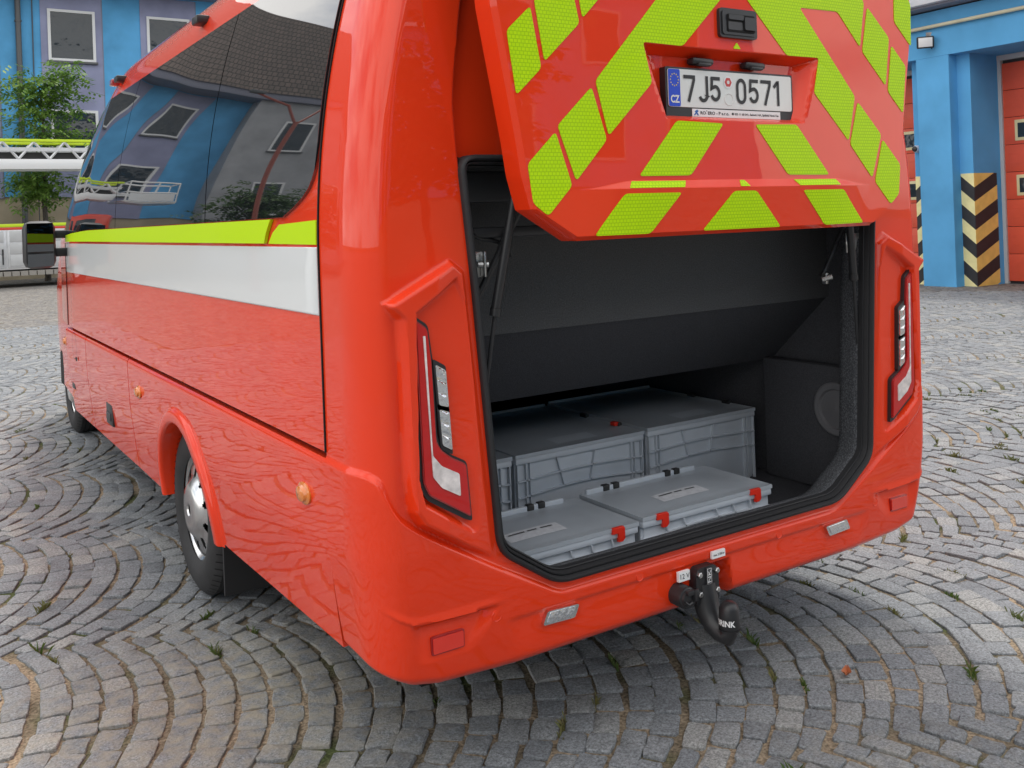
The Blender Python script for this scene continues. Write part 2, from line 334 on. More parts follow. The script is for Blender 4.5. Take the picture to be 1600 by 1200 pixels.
def stroke(mb, pts, wd, fn, mi=0):
    """flat ribbon of width wd along 2D pts, mitred"""
    P = [Vector(p) for p in pts]; Lf = []; Rt = []
    for i, p in enumerate(P):
        t0 = (P[i] - P[i - 1]).normalized() if i else (P[1] - P[0]).normalized(); t1 = (P[i + 1] - P[i]).normalized() if i < len(P) - 1 else t0
        n0 = Vector((-t0.y, t0.x)); n1 = Vector((-t1.y, t1.x)); b = (n0 + n1).normalized(); k = wd / 2 / max(.45, b.dot(n0)); Lf.append(p + b * k); Rt.append(p - b * k)
    vs = [fn(*q) for q in Lf] + [fn(*q) for q in Rt]; n = len(P)
    return mb.add(vs, [(i, i + 1, n + i + 1, n + i) for i in range(n - 1)], mi)
def arc(cx, cz, rx, rz, a0, a1, n=10): return [(cx + rx * math.cos(R_(a0 + (a1 - a0) * i / n)), cz + rz * math.sin(R_(a0 + (a1 - a0) * i / n))) for i in range(n + 1)]
def copy_tree(o, parent=None):
    c = o.copy(); COL.objects.link(c)
    if parent: c.parent = parent
    for ch in list(o.children): copy_tree(ch, c)
    return c

def sheet(mb, poly, fn, ca=(), cb=(), d0=0.0, d1=None, mi=0, side=None):
    """polygon in (a, b) cut along a = ca and b = cb, mapped through fn(a, b, d); edge walls go from d0 to d1"""
    bm = bmesh.new(); vs = [bm.verts.new((a, b, 0)) for a, b in poly]
    for t in tessellate_polygon([[Vector((a, b, 0)) for a, b in poly]]):
        try: bm.faces.new([vs[i] for i in t])
        except ValueError: pass
    for ax, cs in ((0, ca), (1, cb)):
        n = Vector((1, 0, 0)) if ax == 0 else Vector((0, 1, 0))
        for c in cs:
            bmesh.ops.bisect_plane(bm, geom=bm.verts[:] + bm.edges[:] + bm.faces[:], plane_co=n * c, plane_no=n, dist=1e-6)
    bmesh.ops.triangulate(bm, faces=bm.faces[:])
    bm.verts.index_update(); bm.edges.index_update()
    V = [tuple(v.co) for v in bm.verts]; vs = [fn(a, b, d0) for a, b, _ in V]; fs = [tuple(v.index for v in f.verts) for f in bm.faces]; mm = [mi] * len(fs)
    if d1 is not None:
        n = len(V); be = [e for e in bm.edges if len(e.link_faces) == 1]; idx = {}
        for e in be:
            for v in e.verts:
                if v.index not in idx: idx[v.index] = len(vs); vs.append(fn(V[v.index][0], V[v.index][1], d1))
        for e in be:
            a, b = e.verts[0].index, e.verts[1].index; fs.append((a, b, idx[b], idx[a])); mm.append(mi if side is None else side)
    bm.free(); return mb.add(vs, fs, mm)
def frange(a, b, st): return list(np.arange(a, b + 1e-9, st))

# ------------------------------------------------------------------ ground: base sheet
g = MB(); g.add([(-400, -400, -.0095), (400, -400, -.0095), (400, 500, -.0095), (-400, 500, -.0095)], [(0, 1, 2, 3)])
ground = g.build('ground', 'joint_sand', smooth=False, fixn=False); tag(ground, kind='structure')

# ------------------------------------------------------------------ minibus
BUS = empty('minibus', (0, 0, 0), 'red minibus parked on the cobbles with its chevron tailgate raised open', 'minibus')
WZ = np.array([(.28, 1.098), (.36, 1.107), (.45, 1.120), (.66, 1.143), (.86, 1.15), (1.45, 1.15)] + [(z_, 1.15 - .19 * (z_ - 1.45) ** 2) for z_ in np.linspace(1.48, 2.46, 50)] + [(2.55, .905), (2.62, .83)])
_zz = np.linspace(.2, 2.62, 485); _ww = np.interp(_zz, WZ[:, 0], WZ[:, 1]); _k = np.ones(13) / 13; _ww = np.convolve(np.pad(_ww, 6, mode='edge'), _k, 'valid')
def W(z): return np.interp(z, _zz, _ww)
def kf(y): return np.interp(y, [4.05, 4.3, 4.65, 4.95, 5.2, 5.45, 5.7], [1, .94, .83, .68, .5, .28, .1])
def sidep(y, z0, off):
    z = z0 if z0 < 1.5 else 1.5 + (z0 - 1.5) * float(kf(y))
    yy = max(0, y - 4.6); return (-(float(W(z0)) + off - .05 * yy * yy), y, z)
# shell: both sides and the roof
prof = [(float(W(z)), z) for z in frange(.93, 2.62, .035)] + [(.72, 2.655), (.5, 2.69), (.25, 2.71), (0, 2.715)]
full = [(-x, z) for x, z in prof] + [(x, z) for x, z in prof[::-1][1:]]
ys = frange(.285, 5.7, .10); P = []
for y in ys:
    yy = max(0, y - 4.6); row = []
    for x, z in full:
        s = 1 if x > 0 else -1
        row.append((x - s * min(abs(x), .05 * yy * yy), y, z if z < 1.5 else 1.5 + (z - 1.5) * float(kf(y))))
    P.append(row)
mb = MB().grid(np.array(P))
mb.grid(np.array([[(x, y, z) for x, z in full if z > 2.5] for y in (.02, .15, .284)]))
# right-hand skirt and the underside
mb.box(1.10, 1.145, .285, 1.5, .36, .925); mb.box(1.10, 1.145, 2.5, 5.1, .36, .925)
mb.build('body', 'paint_side', BUS, angle=30)
mb = MB(); mb.box(-1.06, 1.06, 2.62, 5.5, .40, .92); mb.box(-.7, .7, 1.5, 2.7, .40, .92); mb.box(-1.12, -1.07, .29, 2.63, .895, .935); mb.box(1.07, 1.10, .29, 2.63, .895, .935); mb.box(-1.0, 1.0, .06, 1.5, .33, .40); mb.box(-1.09, -1.06, .29, 1.42, .38, .9)
mb.box(-.5, .5, 1.4, 5.6, .28, .42); mb.tube([(-1.0, 2.03, .36), (1.0, 2.03, .36)], .07, 12)
mb.build('underbody', 'gap_black', BUS, smooth=False)

# side panels and bands on the left flank
def sfn(y, z, d): return sidep(y, z, d)
side_z = frange(.95, 1.5, .06); side_y = frange(.4, 5.1, .15)
band = MB(); sheet(band, [(.30, 1.305), (5.02, 1.302), (5.02, 1.497), (.30, 1.493)], sfn, side_y, side_z, .0035, .0005)
band.build('white_band', 'paint_white', BUS, angle=0)
# flush dark joint lines
for a, b in (((.287, .93), (.287, 2.42)), ((5.06, .93), (5.06, 1.5))):
    sheet(MB(), [(a[0] - .003, a[1]), (a[0] + .003, a[1]), (b[0] + .003, b[1]), (b[0] - .003, b[1])], sfn, (), frange(.95, 2.4, .05), .0045, .0005).build('panel_joint', 'gap_black', BUS, smooth=False)
# skirts
def arc_pts(yc, zc, r, a0, a1, n=28): return [(yc + r * math.cos(R_(a0 + (a1 - a0) * i / n)), zc + r * math.sin(R_(a0 + (a1 - a0) * i / n))) for i in range(n + 1)]
AY, AZ = 1.945, .36
def skfn(y, z, d):
    t = max(0, (z - .893) / .02); d2 = d - .010 * min(1, t) ** 2
    return (-(float(W(z)) + d2), y, z)
zs = frange(.38, .9, .05) + [.896, .900, .904, .908]
sk = MB(); poly = [(.292, .385), (.292, .912), (2.945, .912), (2.945, .352), (2.365, .352)] + arc_pts(AY, AZ, .42, 0, 180)[1:-1] + [(1.525, .358)]
sheet(sk, poly, skfn, frange(.4, 2.9, .12), zs, .008, -.02); sk.build('skirt_panel', 'paint_side', BUS, angle=40)
sk = MB(); sheet(sk, [(2.957, .352), (2.957, .912), (4.245, .912), (4.245, .342)], skfn, frange(3, 4.2, .15), zs, .008, -.02); sk.build('skirt_panel', 'paint_side', BUS, angle=40)
sk = MB(); sheet(sk, [(4.257, .342), (4.257, .912), (5.06, .912), (5.06, .335)], skfn, frange(4.3, 5, .15), zs, .008, -.02); sk.build('skirt_panel', 'paint_side', BUS, angle=40)
# wheel arch flare: swept section
P = []
for i in range(41):
    a = R_(-2 + 184 * i / 40); c, s_ = math.cos(a), math.sin(a); row = []
    for rr, dx in ((.490, .006), (.474, .009), (.466, .018), (.460, .024), (.450, .027), (.418, .028), (.408, .023), (.404, .010), (.404, -.16)):
        y, z = AY + rr * c, AZ + rr * s_ * .94; row.append((-(float(W(max(z, .34))) + dx), y, z))
    P.append(row)
MB().grid(np.array(P)).build('wheel_arch', 'paint_red', BUS, angle=50)
mb = MB(); mb.grid(np.array([[(x, AY + .41 * math.cos(R_(a)), AZ + .41 * math.sin(R_(a)) * .94) for x in (-1.0, -.62)] for a in range(-5, 190, 8)])); mb.box(-.64, -.6, 1.4, 2.5, .3, .92)
mb.build('wheel_well', 'gap_black', BUS)
# lime stripe and its ribbed rear piece
ls = MB(); sheet(ls, [(.72, 1.503), (4.98, 1.512), (4.98, 1.577), (.66, 1.577), (.70, 1.535)], sfn, side_y, [1.52, 1.54, 1.56], .012, .001); ls.build('lime_stripe', 'lime_plain', BUS, angle=30)
ls = MB(); sheet(ls, [(.30, 1.500), (.70, 1.502), (.66, 1.535), (.60, 1.560), (.30, 1.568)], sfn, frange(.33, .7, .04), [1.51, 1.52, 1.53, 1.54, 1.55, 1.56], .004, .0005); ls.build('lime_stripe', 'lime_plain', BUS, angle=30)
# side windows: dark tinted panes, slightly uneven glass
def wav(y, z): return 0.00025 * math.sin(3.1 * y + 2.2 * z + .6) * math.sin(2.3 * z * 2 + 1.1 * y) + 0.0002 * math.sin(7.0 * y - 3 * z) + 0.00012 * math.sin(11 * z + 4 * y)
def ystart(z): return float(np.interp(z, [1.50, 1.512, 1.535, 1.56, 1.60, 1.645, 1.69, 1.76], [.86, .74, .655, .56, .42, .335, .305, .297]))
def yend(z): return float(np.interp(z, [1.5, 1.6, 2.4], [4.93, 4.97, 5.15]))
for i, (a, b) in enumerate(((None, 1.40), (1.41, 3.15), (3.16, None))):
    z0s = frange(1.581, 2.40, .0256); P = []
    for z in z0s:
        ya = ystart(z - .02) if a is None else a; yb = yend(z) if b is None else b
        P.append([sidep(ya + (yb - ya) * t, z, .010 + wav(ya + (yb - ya) * t, z)) for t in np.linspace(0, 1, 48)])
    P = np.array(P); edge = lambda q, dx: q + np.array([dx, 0, 0])
    mb = MB().grid(P); mb.grid(np.stack([P[0], edge(P[0], .009)])); mb.grid(np.stack([P[-1], edge(P[-1], .009)])); mb.grid(np.stack([P[:, 0], edge(P[:, 0], .009)])); mb.grid(np.stack([P[:, -1], edge(P[:, -1], .009)]))
    mb.build('side_window', 'glass_tint', BUS, angle=40)
# roof edge clearance lamps
for y, m_ in ((2.05, 'plastic_black'), (3.85, 'plastic_black'), (4.0, 'lens_dark_red')):
    p = sidep(y, 2.47, .02); mb = MB(); mb.box(p[0] - .03, p[0] + .03, y - .045, y + .045, p[2] - .015, p[2] + .022, 0, .008); mb.build('clearance_lamp', m_, BUS)
# side markers, latch, filler flap
for y, z in ((.45, .784), (2.70, .778), (5.25, .80)):
    x = -(float(W(z)) + .008 - (.05 * (y - 4.6) ** 2 if y > 4.6 else 0)); mb = MB()
    prf = [(0, .039), (-.005, .039), (-.008, .034), (-.009, .030)]
    def ell(mb, prf, mi):
        mb.grid(np.array([[(x + a, y + r * 1.25 * math.cos(2 * math.pi * k / 28), z + r * .82 * math.sin(2 * math.pi * k / 28)) for k in range(28)] for a, r in prf]), mi, close_u=True)
    ell(mb, prf, 0); ell(mb, [(-.009, .030), (-.017, .026), (-.021, .016), (-.022, .002)], 0)
    mb.build('side_marker', 'lens_orange', BUS, angle=40)
mb = MB(); x = -(float(W(.53)) + .008); mb.box(x - .008, x + .02, 3.50, 3.68, .47, .60, 0, .01); l = mb.build('flap_latch', 'plastic_black', BUS)
mb = MB(); mb.box(x - .014, x - .006, 3.53, 3.65, .50, .545, 0, .004); mb.build('lever', 'plastic_dark', l)
mb = MB(); x = -(float(W(.47)) + .008); mb.box(x - .008, x + .02, 4.86, 5.0, .50, .62, 0, .01); mb.build('flap_latch', 'plastic_black', BUS)
mb = MB(); x = -(float(W(.82)) + .0095); mb.grid(np.array([[(x, 4.7 + r * math.cos(a), .82 + r * math.sin(a)) for r in (.085, .0885)] for a in np.linspace(0, 2 * math.pi, 33)])); mb.lathe([(0, .014), (-.004, .014), (-.004, .001)], (x, 4.62, .74), 'x', 12); mb.build('filler_flap', 'gap_black', BUS)

# ---- rear: corner columns, bumper and header, all one displaced skin
XI = np.array([(.3, .785), (.655, .785), (.68, .790), (1.04, .812), (1.405, .838), (1.66, .860), (1.722, .866), (2.7, .866)])
def xin(z): return np.interp(z, XI[:, 0], XI[:, 1])
def lean(z): return .05 * np.clip((z - 1.55) / 1.05, 0, 1) ** 2
CREASE = np.array([(0, .505), (.60, .505), (.794, .618), (1.03, .768), (1.072, .805), (1.112, .87), (1.15, .915), (1.24, .920), (1.4, .920)])
LOWER = round_poly([(-.2, .505), (.60, .505), (.80, .622), (1.03, .768), (1.085, .815), (1.13, .905), (1.17, .920), (1.5, .920), (1.5, 0), (-.2, 0)], .03, 5)
PL = [(1.112, 1.347), (.905, 1.452), (.862, 1.42), (.795, .63), (.90, .69), (1.03, .775), (1.054, .815), (1.060, .90), (1.064, 1.10), (1.069, 1.305)]
RC = [(1.027, 1.322), (.893, 1.408), (.862, 1.33), (.815, .74), (.875, .728), (1.02, .832), (1.035, .90)]
FOLD = [(1.085, .530), (1.045, .522), (.80, .519), (.90, .40), (1.085, .40)]
def disp(u, z, xs):
    """outward displacement of the rear skin; xs = signed x"""
    au = np.abs(u); dc = seg_dist(au, z, LOWER)
    D = (.012 + .009 * np.exp(-((au - .98) / .12) ** 2) * np.clip((z - .50) / .2, 0, 1)) * sstep(dc / .011)
    D = D - .006 * sstep((.468 - z) / .010) * sstep((.80 - au) / .06) + .010 * sstep((.468 - z) / .12) * sstep((.80 - au) / .06)
    tp = np.clip((au - .80) / .16, 0, 1)
    dp = seg_dist(au, z, PL); D = D + .044 * tp * sstep(dp / .015)
    dr = seg_dist(au, z, RC); D = np.where(dr > 0, D + (np.minimum(D, .014) - D) * sstep(dr / .010), D)
    df = seg_dist(au, z, FOLD); zf = np.interp(au, [.80, 1.045, 1.085, 1.15], [.519, .522, .532, .562])
    D = D - .020 * np.clip((z - .415) / .10, 0, 1) * sstep((zf - z) / .013) * sstep((1.085 - au) / .045) * (df > 0) * np.clip((au - .80 - (.52 - z) * .88) / .045, 0, 1)
    D = D + .006 * np.clip(1 - (z - zf) / .022, 0, 1) * (z >= zf) * sstep((au - .76) / .12) * sstep((1.16 - au) / .05)
    hr = seg_dist(xs, z, [(-.115, .29), (-.088, .449), (.078, .449), (.105, .29)]); D = D - .055 * sstep(hr / .016)
    xC = np.interp(z, [1.66, 1.70, 1.87, 2.13, 2.6], [.868, .876, .902, .908, .90])
    D = D - .032 * sstep((xC - au) / .014) * sstep((z - 1.64) / .06)
    return D
def rear_point(u, z, sgn):
    u = np.asarray(u, float); z = np.asarray(z, float); w_ = W(z); y0 = lean(z); au = np.abs(u)
    zb = np.interp(au, [0, .8, 1.0, 1.12, 1.24, 1.4], [.327, .327, .338, .362, .378, .385])
    zz = z + (zb - .33) * np.clip((.70 - z) / .37, 0, 1)
    ph = np.clip((au - 1.075) / .165, 0, 1) * math.pi / 2
    fx = au * (w_ - .075) / 1.075; x = np.where(au <= 1.075, fx, w_ - .075 + .075 * np.sin(ph)); y = np.where(au <= 1.075, y0, y0 + .16 - .16 * np.cos(ph))
    y = np.where(au > 1.24, y0 + .16 + (au - 1.24) * (.125 - y0) / .12, y)
    nx = np.where(au <= 1.075, 0, np.sin(ph)); ny = np.where(au <= 1.075, -1, -np.cos(ph))
    D = disp(u, zz, np.sign(sgn) * au)
    inset = .022 * np.clip(1 - (z - .33) / .03, 0, 1) ** 2; ylow = .03 * np.clip((.62 - z) / .3, 0, 1) ** 2
    D = D - inset
    return np.stack([sgn * (x + nx * D), y + ny * D + ylow * (au < 1.3) * (-ny), zz], -1)
zr = np.unique(np.round(np.concatenate([np.linspace(.33, .36, 7), np.linspace(.36, .98, 110), np.linspace(.98, 1.28, 30), np.linspace(1.28, 1.48, 40), np.linspace(1.48, 2.55, 90)]), 5))
skin = MB()
for sgn in (-1, 1):
    P = []
    for z in zr:
        x0 = float(xin(z)); uu = np.concatenate([np.linspace(x0, 1.12, 66), np.linspace(1.12, 1.26, 22)[1:], np.linspace(1.26, 1.36, 8)[1:]])
        P.append(rear_point(uu, np.full(uu.shape, z), sgn))
    P = np.array(P); skin.grid(P); skin.grid(np.stack([P[0], P[0] + np.array([-sgn * .04, .05, .004])]))
xs = np.linspace(-.785, .785, 225); tt = np.linspace(0, 1, 44) ** 1.0
P = []
for t in tt:
    zt = np.interp(np.abs(xs), [0, .60, .785], [.53, .53, .655]); z = .33 + (zt - .33) * t
    a = rear_point(xs, z, 1.0); a[:, 0] = np.sign(xs) * np.abs(a[:, 0])
    D = disp(xs, z, xs) - disp(xs, z, np.abs(xs)); a[:, 1] -= D; P.append(a)
P = np.array(P); skin.grid(P); skin.grid(np.stack([P[0], P[0] + np.array([0, .06, .004])]))
P = []
for z in np.linspace(1.722, 2.55, 40): 
    a = rear_point(np.linspace(-.866, .866, 60), np.full(60, z), 1.0); a[:, 0] = np.sign(np.linspace(-1, 1, 60)) * np.abs(a[:, 0]); P.append(a)
skin.grid(np.array(P))
P = np.array(P); skin.grid(np.stack([P[-1], np.array([(p[0], .03, 2.66) for p in P[-1]])]))
skin.build('rear_body', 'paint_red', BUS, angle=60)
# seam joint between rear body and skirt below the crease
# ---- boot opening: rubber seal and carpeted lip, swept round the opening
half = [(.0, .53), (.60, .53), (.785, .655), (.812, 1.04), (.838, 1.405), (.866, 1.722)]
op = half + [(-x, z) for x, z in half[::-1][:-1]]
op = round_poly([p for p in op if abs(p[0]) > 1e-6], .05, 6)
def dens(poly, st=.06):
    o = []
    for i in range(len(poly)):
        a = Vector(poly[i]); b = Vector(poly[(i + 1) % len(poly)]); n = max(1, int((b - a).length / st))
        o += [tuple(a + (b - a) * k / n) for k in range(n)]
    return o
op = dens(op)
def sweep(mb, loop, prof, mi=0):
    n = len(loop); P = []
    for i, p in enumerate(loop):
        a = Vector(loop[i - 1]); b = Vector(loop[(i + 1) % n]); t = (b - a).normalized(); nn = Vector((-t.y, t.x))   # inward for a counter-clockwise loop
        P.append([(p[0] + nn.x * d, y, p[1] + nn.y * d) for d, y in prof])
    P.append(P[0]); mb.grid(np.array(P), mi); return mb
seal = sweep(MB(), op, [(-.005, .03), (-.005, -.010), (.0, -.018), (.006, -.019), (.010, -.011), (.012, .004), (.014, -.005), (.018, -.006), (.021, .004), (.023, .018), (.025, .010), (.028, .011), (.029, .03)])
seal.build('boot_seal', 'rubber', BUS, angle=60)
lip = sweep(MB(), op, [(.024, .022), (.028, .034), (.020, .06), (.000, .115), (-.010, .138), (-.03, .146), (-.10, .147)])
lip.build('boot_lip', 'carpet_speckled', BUS, angle=60)
# interior
it = MB()
it.add([(-1.03, .10, .42), (1.03, .10, .42), (1.03, 1.5, .42), (-1.03, 1.5, .42)], [(0, 1, 2, 3)])
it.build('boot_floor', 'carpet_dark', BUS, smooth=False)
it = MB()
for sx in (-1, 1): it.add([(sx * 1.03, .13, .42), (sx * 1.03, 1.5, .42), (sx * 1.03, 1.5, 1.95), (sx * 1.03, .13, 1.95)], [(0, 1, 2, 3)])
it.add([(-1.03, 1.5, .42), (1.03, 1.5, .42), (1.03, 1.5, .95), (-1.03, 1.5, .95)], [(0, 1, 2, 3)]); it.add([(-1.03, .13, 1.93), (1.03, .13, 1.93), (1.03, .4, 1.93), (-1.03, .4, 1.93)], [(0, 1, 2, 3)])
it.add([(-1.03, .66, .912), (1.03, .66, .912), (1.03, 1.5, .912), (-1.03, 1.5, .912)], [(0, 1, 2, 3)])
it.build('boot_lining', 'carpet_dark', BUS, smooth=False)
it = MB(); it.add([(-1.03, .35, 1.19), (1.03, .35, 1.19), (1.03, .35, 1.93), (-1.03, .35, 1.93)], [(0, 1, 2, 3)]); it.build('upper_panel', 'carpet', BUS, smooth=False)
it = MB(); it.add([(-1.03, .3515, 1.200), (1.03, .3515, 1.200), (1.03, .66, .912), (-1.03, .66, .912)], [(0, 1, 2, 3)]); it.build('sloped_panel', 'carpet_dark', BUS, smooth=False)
it = MB(); it.box(.965, 1.028, .255, .66, .421, .925, 0, .015); wb = it.build('wheel_box', 'carpet_dark', BUS)
it = MB(); it.lathe([(0, .105), (-.012, .105), (-.016, .098), (-.014, .080), (-.004, .074), (-.006, .05), (-.016, .02), (-.018, .001)], (.964, .275, .758), 'x', 36); it.build('speaker', 'speaker_grey', wb)
# header trim with a recess, wires and brackets inside the left edge
it = MB(); it.box(-.80, -.30, .10, .16, 1.50, 1.53, 0, .008); it.box(-.80, -.45, .12, .15, 1.60, 1.69, 0, .01); it.build('header_trim', 'plastic_dark', BUS)
it = MB(); it.box(-.80, -.775, .09, .11, 1.50, 1.53, 0, .004); it.build('connector', 'green_plastic', BUS)
it = MB(); it.tube([(-.79, .10, 1.52), (-.74, .11, 1.50), (-.70, .12, 1.495), (-.66, .11, 1.48), (-.65, .10, 1.44)], .007, 8); it.tube([(-.80, .09, 1.58), (-.78, .10, 1.54), (-.77, .10, 1.52)], .005, 8); it.build('wiring', 'plastic_black', BUS)
for sx in (-1, 1):
    z0 = 1.43 if sx < 0 else 1.42
    it = MB(); it.box(sx * .795 - .026, sx * .795 + .026, .050, .058, z0 - .036, z0 + .036, 0, .004); it.box(sx * .795 + sx * .0 - .006 + .024, sx * .795 + .026, .03, .06, z0 - .035, z0 + .035, 0, .002)
    it.tube([(sx * .785, .05, z0), (sx * .76, .035, z0)], .009, 10); it.tube([(sx * .79, .058, z0 + .02), (sx * .79, .045, z0 + .02)], .006, 8); it.build('hinge_bracket', 'steel', BUS)
    # gas strut
    it = MB(); top = (sx * .665, -.03, 1.80); mid = (sx * .755, .015, 1.31); bot = (sx * .815, .05, .88)
    it.tube([top, mid], .0135, 14); it.tube([mid, Vector(mid) + (Vector(bot) - Vector(mid)) * .05], .016, 14); st = it.build('gas_strut', 'plastic_black', BUS)
    it = MB(); it.tube([mid, bot], .006, 10); it.lathe([(-.012, .013), (.012, .013), (.012, .001)], bot, 'x', 12); it.build('rod', 'rubber', st)
    # lifting arms of the tailgate
    it = MB()
    if sx < 0: it.tube([(-.80, .075, 1.30), (-.66, .02, 1.58), (-.60, -.06, 1.74)], .010, 8); it.tube([(-.70, .11, 1.42), (-.62, .05, 1.66), (-.58, -.06, 1.80)], .008, 8)
    else: it.tube([(.70, .11, 1.30), (.79, .10, 1.44), (.80, .0, 1.62), (.74, -.06, 1.76)], .009, 8)
    la = it.build('lift_arm', 'plastic_black', BUS)
    px_ = -.80 if sx < 0 else .695
    it = MB(); it.tube([(px_ - .012, .095, 1.292), (px_ + .012, .07, 1.302)], .011, 10); it.box(px_ - .008, px_ + .008, .08, .10, 1.275, 1.315, 0, .003); it.build('pivot', 'steel', la)

# ---- tail lamps
LAMP = [(1.036, 1.322), (.987, 1.288), (.9755, 1.19), (.971, 1.0), (.962, .973), (.935, .948), (.887, .922), (.876, .764), (.895, .771), (1.005, .840), (1.0275, .879)]
REDL = [(1.0265, 1.306), (.992, 1.280), (.983, 1.19), (.977, .99), (.9645, .965), (.9365, .942), (.892, .9175), (.882, .777), (1.002, .853), (1.017, .885)]
LED = [(1.0065, 1.262), (1.0005, 1.262), (.991, .955), (.967, .925), (.916, .897), (.914, .838), (.968, .869), (.992, .90)]
C1 = [(.974, 1.186), (.944, 1.168), (.939, 1.072), (.967, 1.081)]
C2 = [(.967, 1.070), (.938, 1.060), (.933, .960), (.961, .977)]
REDIN = [(1.022, 1.298), (.994, 1.276), (.985, 1.19), (.980, .985), (.965, .961), (.937, .938), (.895, .914), (.886, .783), (1.001, .857), (1.0145, .888)]
for sx in (-1, 1):
    fn = lambda a, b, d: (sx * a, d, b)
    h = MB().prism(round_poly(LAMP, .012), fn, .0, -.026).build('tail_lamp', 'plastic_black', BUS, angle=30)
    MB().prism(round_poly(REDL, .010), fn, -.02, -.032).build('red_lens', 'lens_dark_red', h, angle=30)
    MB().prism(round_poly(REDIN, .006), fn, -.03, -.0345).build('light_guide', 'lens_red', h, angle=30)
    MB().prism(round_poly(LED, .006), fn, -.03, -.0375).build('led_strip', 'lens_led', h, angle=30)
    for c in (C1, C2):
        cc = Vector((sum(p[0] for p in c) / 4, sum(p[1] for p in c) / 4)); big = [tuple(cc + (Vector(p) - cc) * 1.25) for p in c]
        f_ = MB().prism(round_poly(big, .008), fn, -.006, -.030).build('lamp_bezel', 'plastic_black', h, angle=30)
        q = MB(); q.prism(round_poly(c, .006), fn, -.025, -.036)
        for k in (.0, .34, .67):
            A_, B_ = Vector(c[0]).lerp(Vector(c[3]), k + .03), Vector(c[1]).lerp(Vector(c[2]), k + .03); C_, D_ = Vector(c[1]).lerp(Vector(c[2]), k + .29), Vector(c[0]).lerp(Vector(c[3]), k + .29); M_ = (A_ + B_ + C_ + D_) / 4
            q.add([(sx * p.x, -.0362, p.y) for p in (A_, B_, C_, D_)] + [(sx * M_.x, -.041, M_.y + .006)], [(0, 1, 4), (1, 2, 4), (2, 3, 4), (3, 0, 4)])
        q.build('clear_lens', 'lamp_reflector', f_, angle=30)
    # bumper reflector, fog lamp, sensors
    rf_ = MB().prism(round_poly([(.898, .431), (.996, .431), (.996, .479), (.898, .479)], .006), fn, .03, .0005).build('bumper_reflector', 'lens_dark_red', BUS, angle=30)
    MB().prism(round_poly([(.902, .435), (.992, .435), (.992, .475), (.902, .475)], .004), fn, .0, -.003).build('prism_lens', 'lens_reflector', rf_, angle=30)
    FG = [(.655, .424), (.545, .420), (.528, .455), (.638, .460)]; fc = Vector((.5915, .440))
    fb = MB().prism(round_poly(FG, .008), fn, .02, -.0105).build('fog_lamp', 'chrome', BUS, angle=30)
    sm = [tuple(fc + (Vector(p) - fc) * .80) for p in FG]; q = MB(); q.prism(round_poly(sm, .005), fn, -.010, -.0125)
    for k in (.03, .36, .69):
        A_, B_ = Vector(sm[0]).lerp(Vector(sm[1]), k), Vector(sm[0]).lerp(Vector(sm[1]), k + .28); C_, D_ = Vector(sm[3]).lerp(Vector(sm[2]), k + .28), Vector(sm[3]).lerp(Vector(sm[2]), k); M_ = (A_ + B_ + C_ + D_) / 4
        q.add([(sx * p.x, -.0127, p.y) for p in (A_, B_, C_, D_)] + [(sx * M_.x, -.0152, M_.y + .003)], [(0, 1, 4), (1, 2, 4), (2, 3, 4), (3, 0, 4)])
    q.build('fog_lens', 'lamp_reflector', fb, angle=30)
    for px_ in (.80, .30):
        z = .488 if px_ > .5 else .478
        MB().lathe([(0, .0155), (-.0035, .0155), (-.005, .0145), (-.0035, .0128), (-.0045, .0122), (-.0045, .001)], (sx * px_, -.0015, z), 'y', 24).build('parking_sensor', 'paint_red', BUS, angle=30)

# ---- bumper labels
def rear_fn(y): return lambda a, b: (a, y, b)
q = MB(); q.box(-.158, -.113, -.018, -.008, .428, .458); lb = q.build('socket_label', 'label_white', BUS, smooth=False)
q = MB(); add_text(q, '12 V', .022, lambda a, b: (-.1355 + a, -.0188, .4425 + b)); q.build('lettering', 'ink', lb, smooth=False)
q = MB(); q.box(-.015, .041, -.0165, -.008, .4665, .489); lb = q.build('load_label', 'label_white', BUS, smooth=False)
q = MB(); add_text(q, 'max. 2.100 kg', .010, lambda a, b: (.013 + a, -.0173, .4775 + b), width=.046, bold=.0002); q.build('lettering', 'ink', lb, smooth=False)
# ---- tow hitch and socket
hx_ = -.047
q = MB(); q.prism(round_poly([(-.05, .345), (.045, .345), (.045, .43), (.03, .457), (-.04, .457), (-.05, .44)], .010), lambda a, b, d: (hx_ + a, d, b), .03, -.028)
q.tube([(hx_, -.005, .40), (hx_ + .0, -.012, .35), (hx_, -.024, .315), (hx_, -.045, .284), (hx_, -.075, .268), (hx_, -.103, .266), (hx_, -.112, .280), (hx_, -.112, .305)], [.036, .040, .038, .034, .031, .028, .024, .019], 16)
hp = q.build('tow_hitch', 'plastic_black', BUS, angle=40)
for bx, bz in ((-.038, .438), (.034, .438), (-.038, .378), (.034, .378)):
    MB().lathe([(0, .009), (-.008, .009), (-.010, .007), (-.010, .001)], (hx_ + bx, -.028, bz), 'y', 6).build('bolt', 'steel', hp)
q = MB(); q.box(hx_ - .0095, hx_ + .0095, -.034, -.028, .362, .452); pl_ = q.build('type_plate', 'plastic_dark', hp, smooth=False)
q = MB(); add_text(q, 'BRINK', .018, lambda a, b: (hx_ - b, -.0352, .407 + a), width=.078)
for a0, b0, a1, b1 in ((-.0085, .363, -.0085, .451), (.0085, .363, .0085, .451), (-.0085, .363, .0085, .363), (-.0085, .451, .0085, .451)):
    stroke(q, [(a0, b0), (a1, b1)], .0015, lambda a, b: (hx_ + a, -.0350, b))
q.build('lettering', 'label_white', pl_, smooth=False)
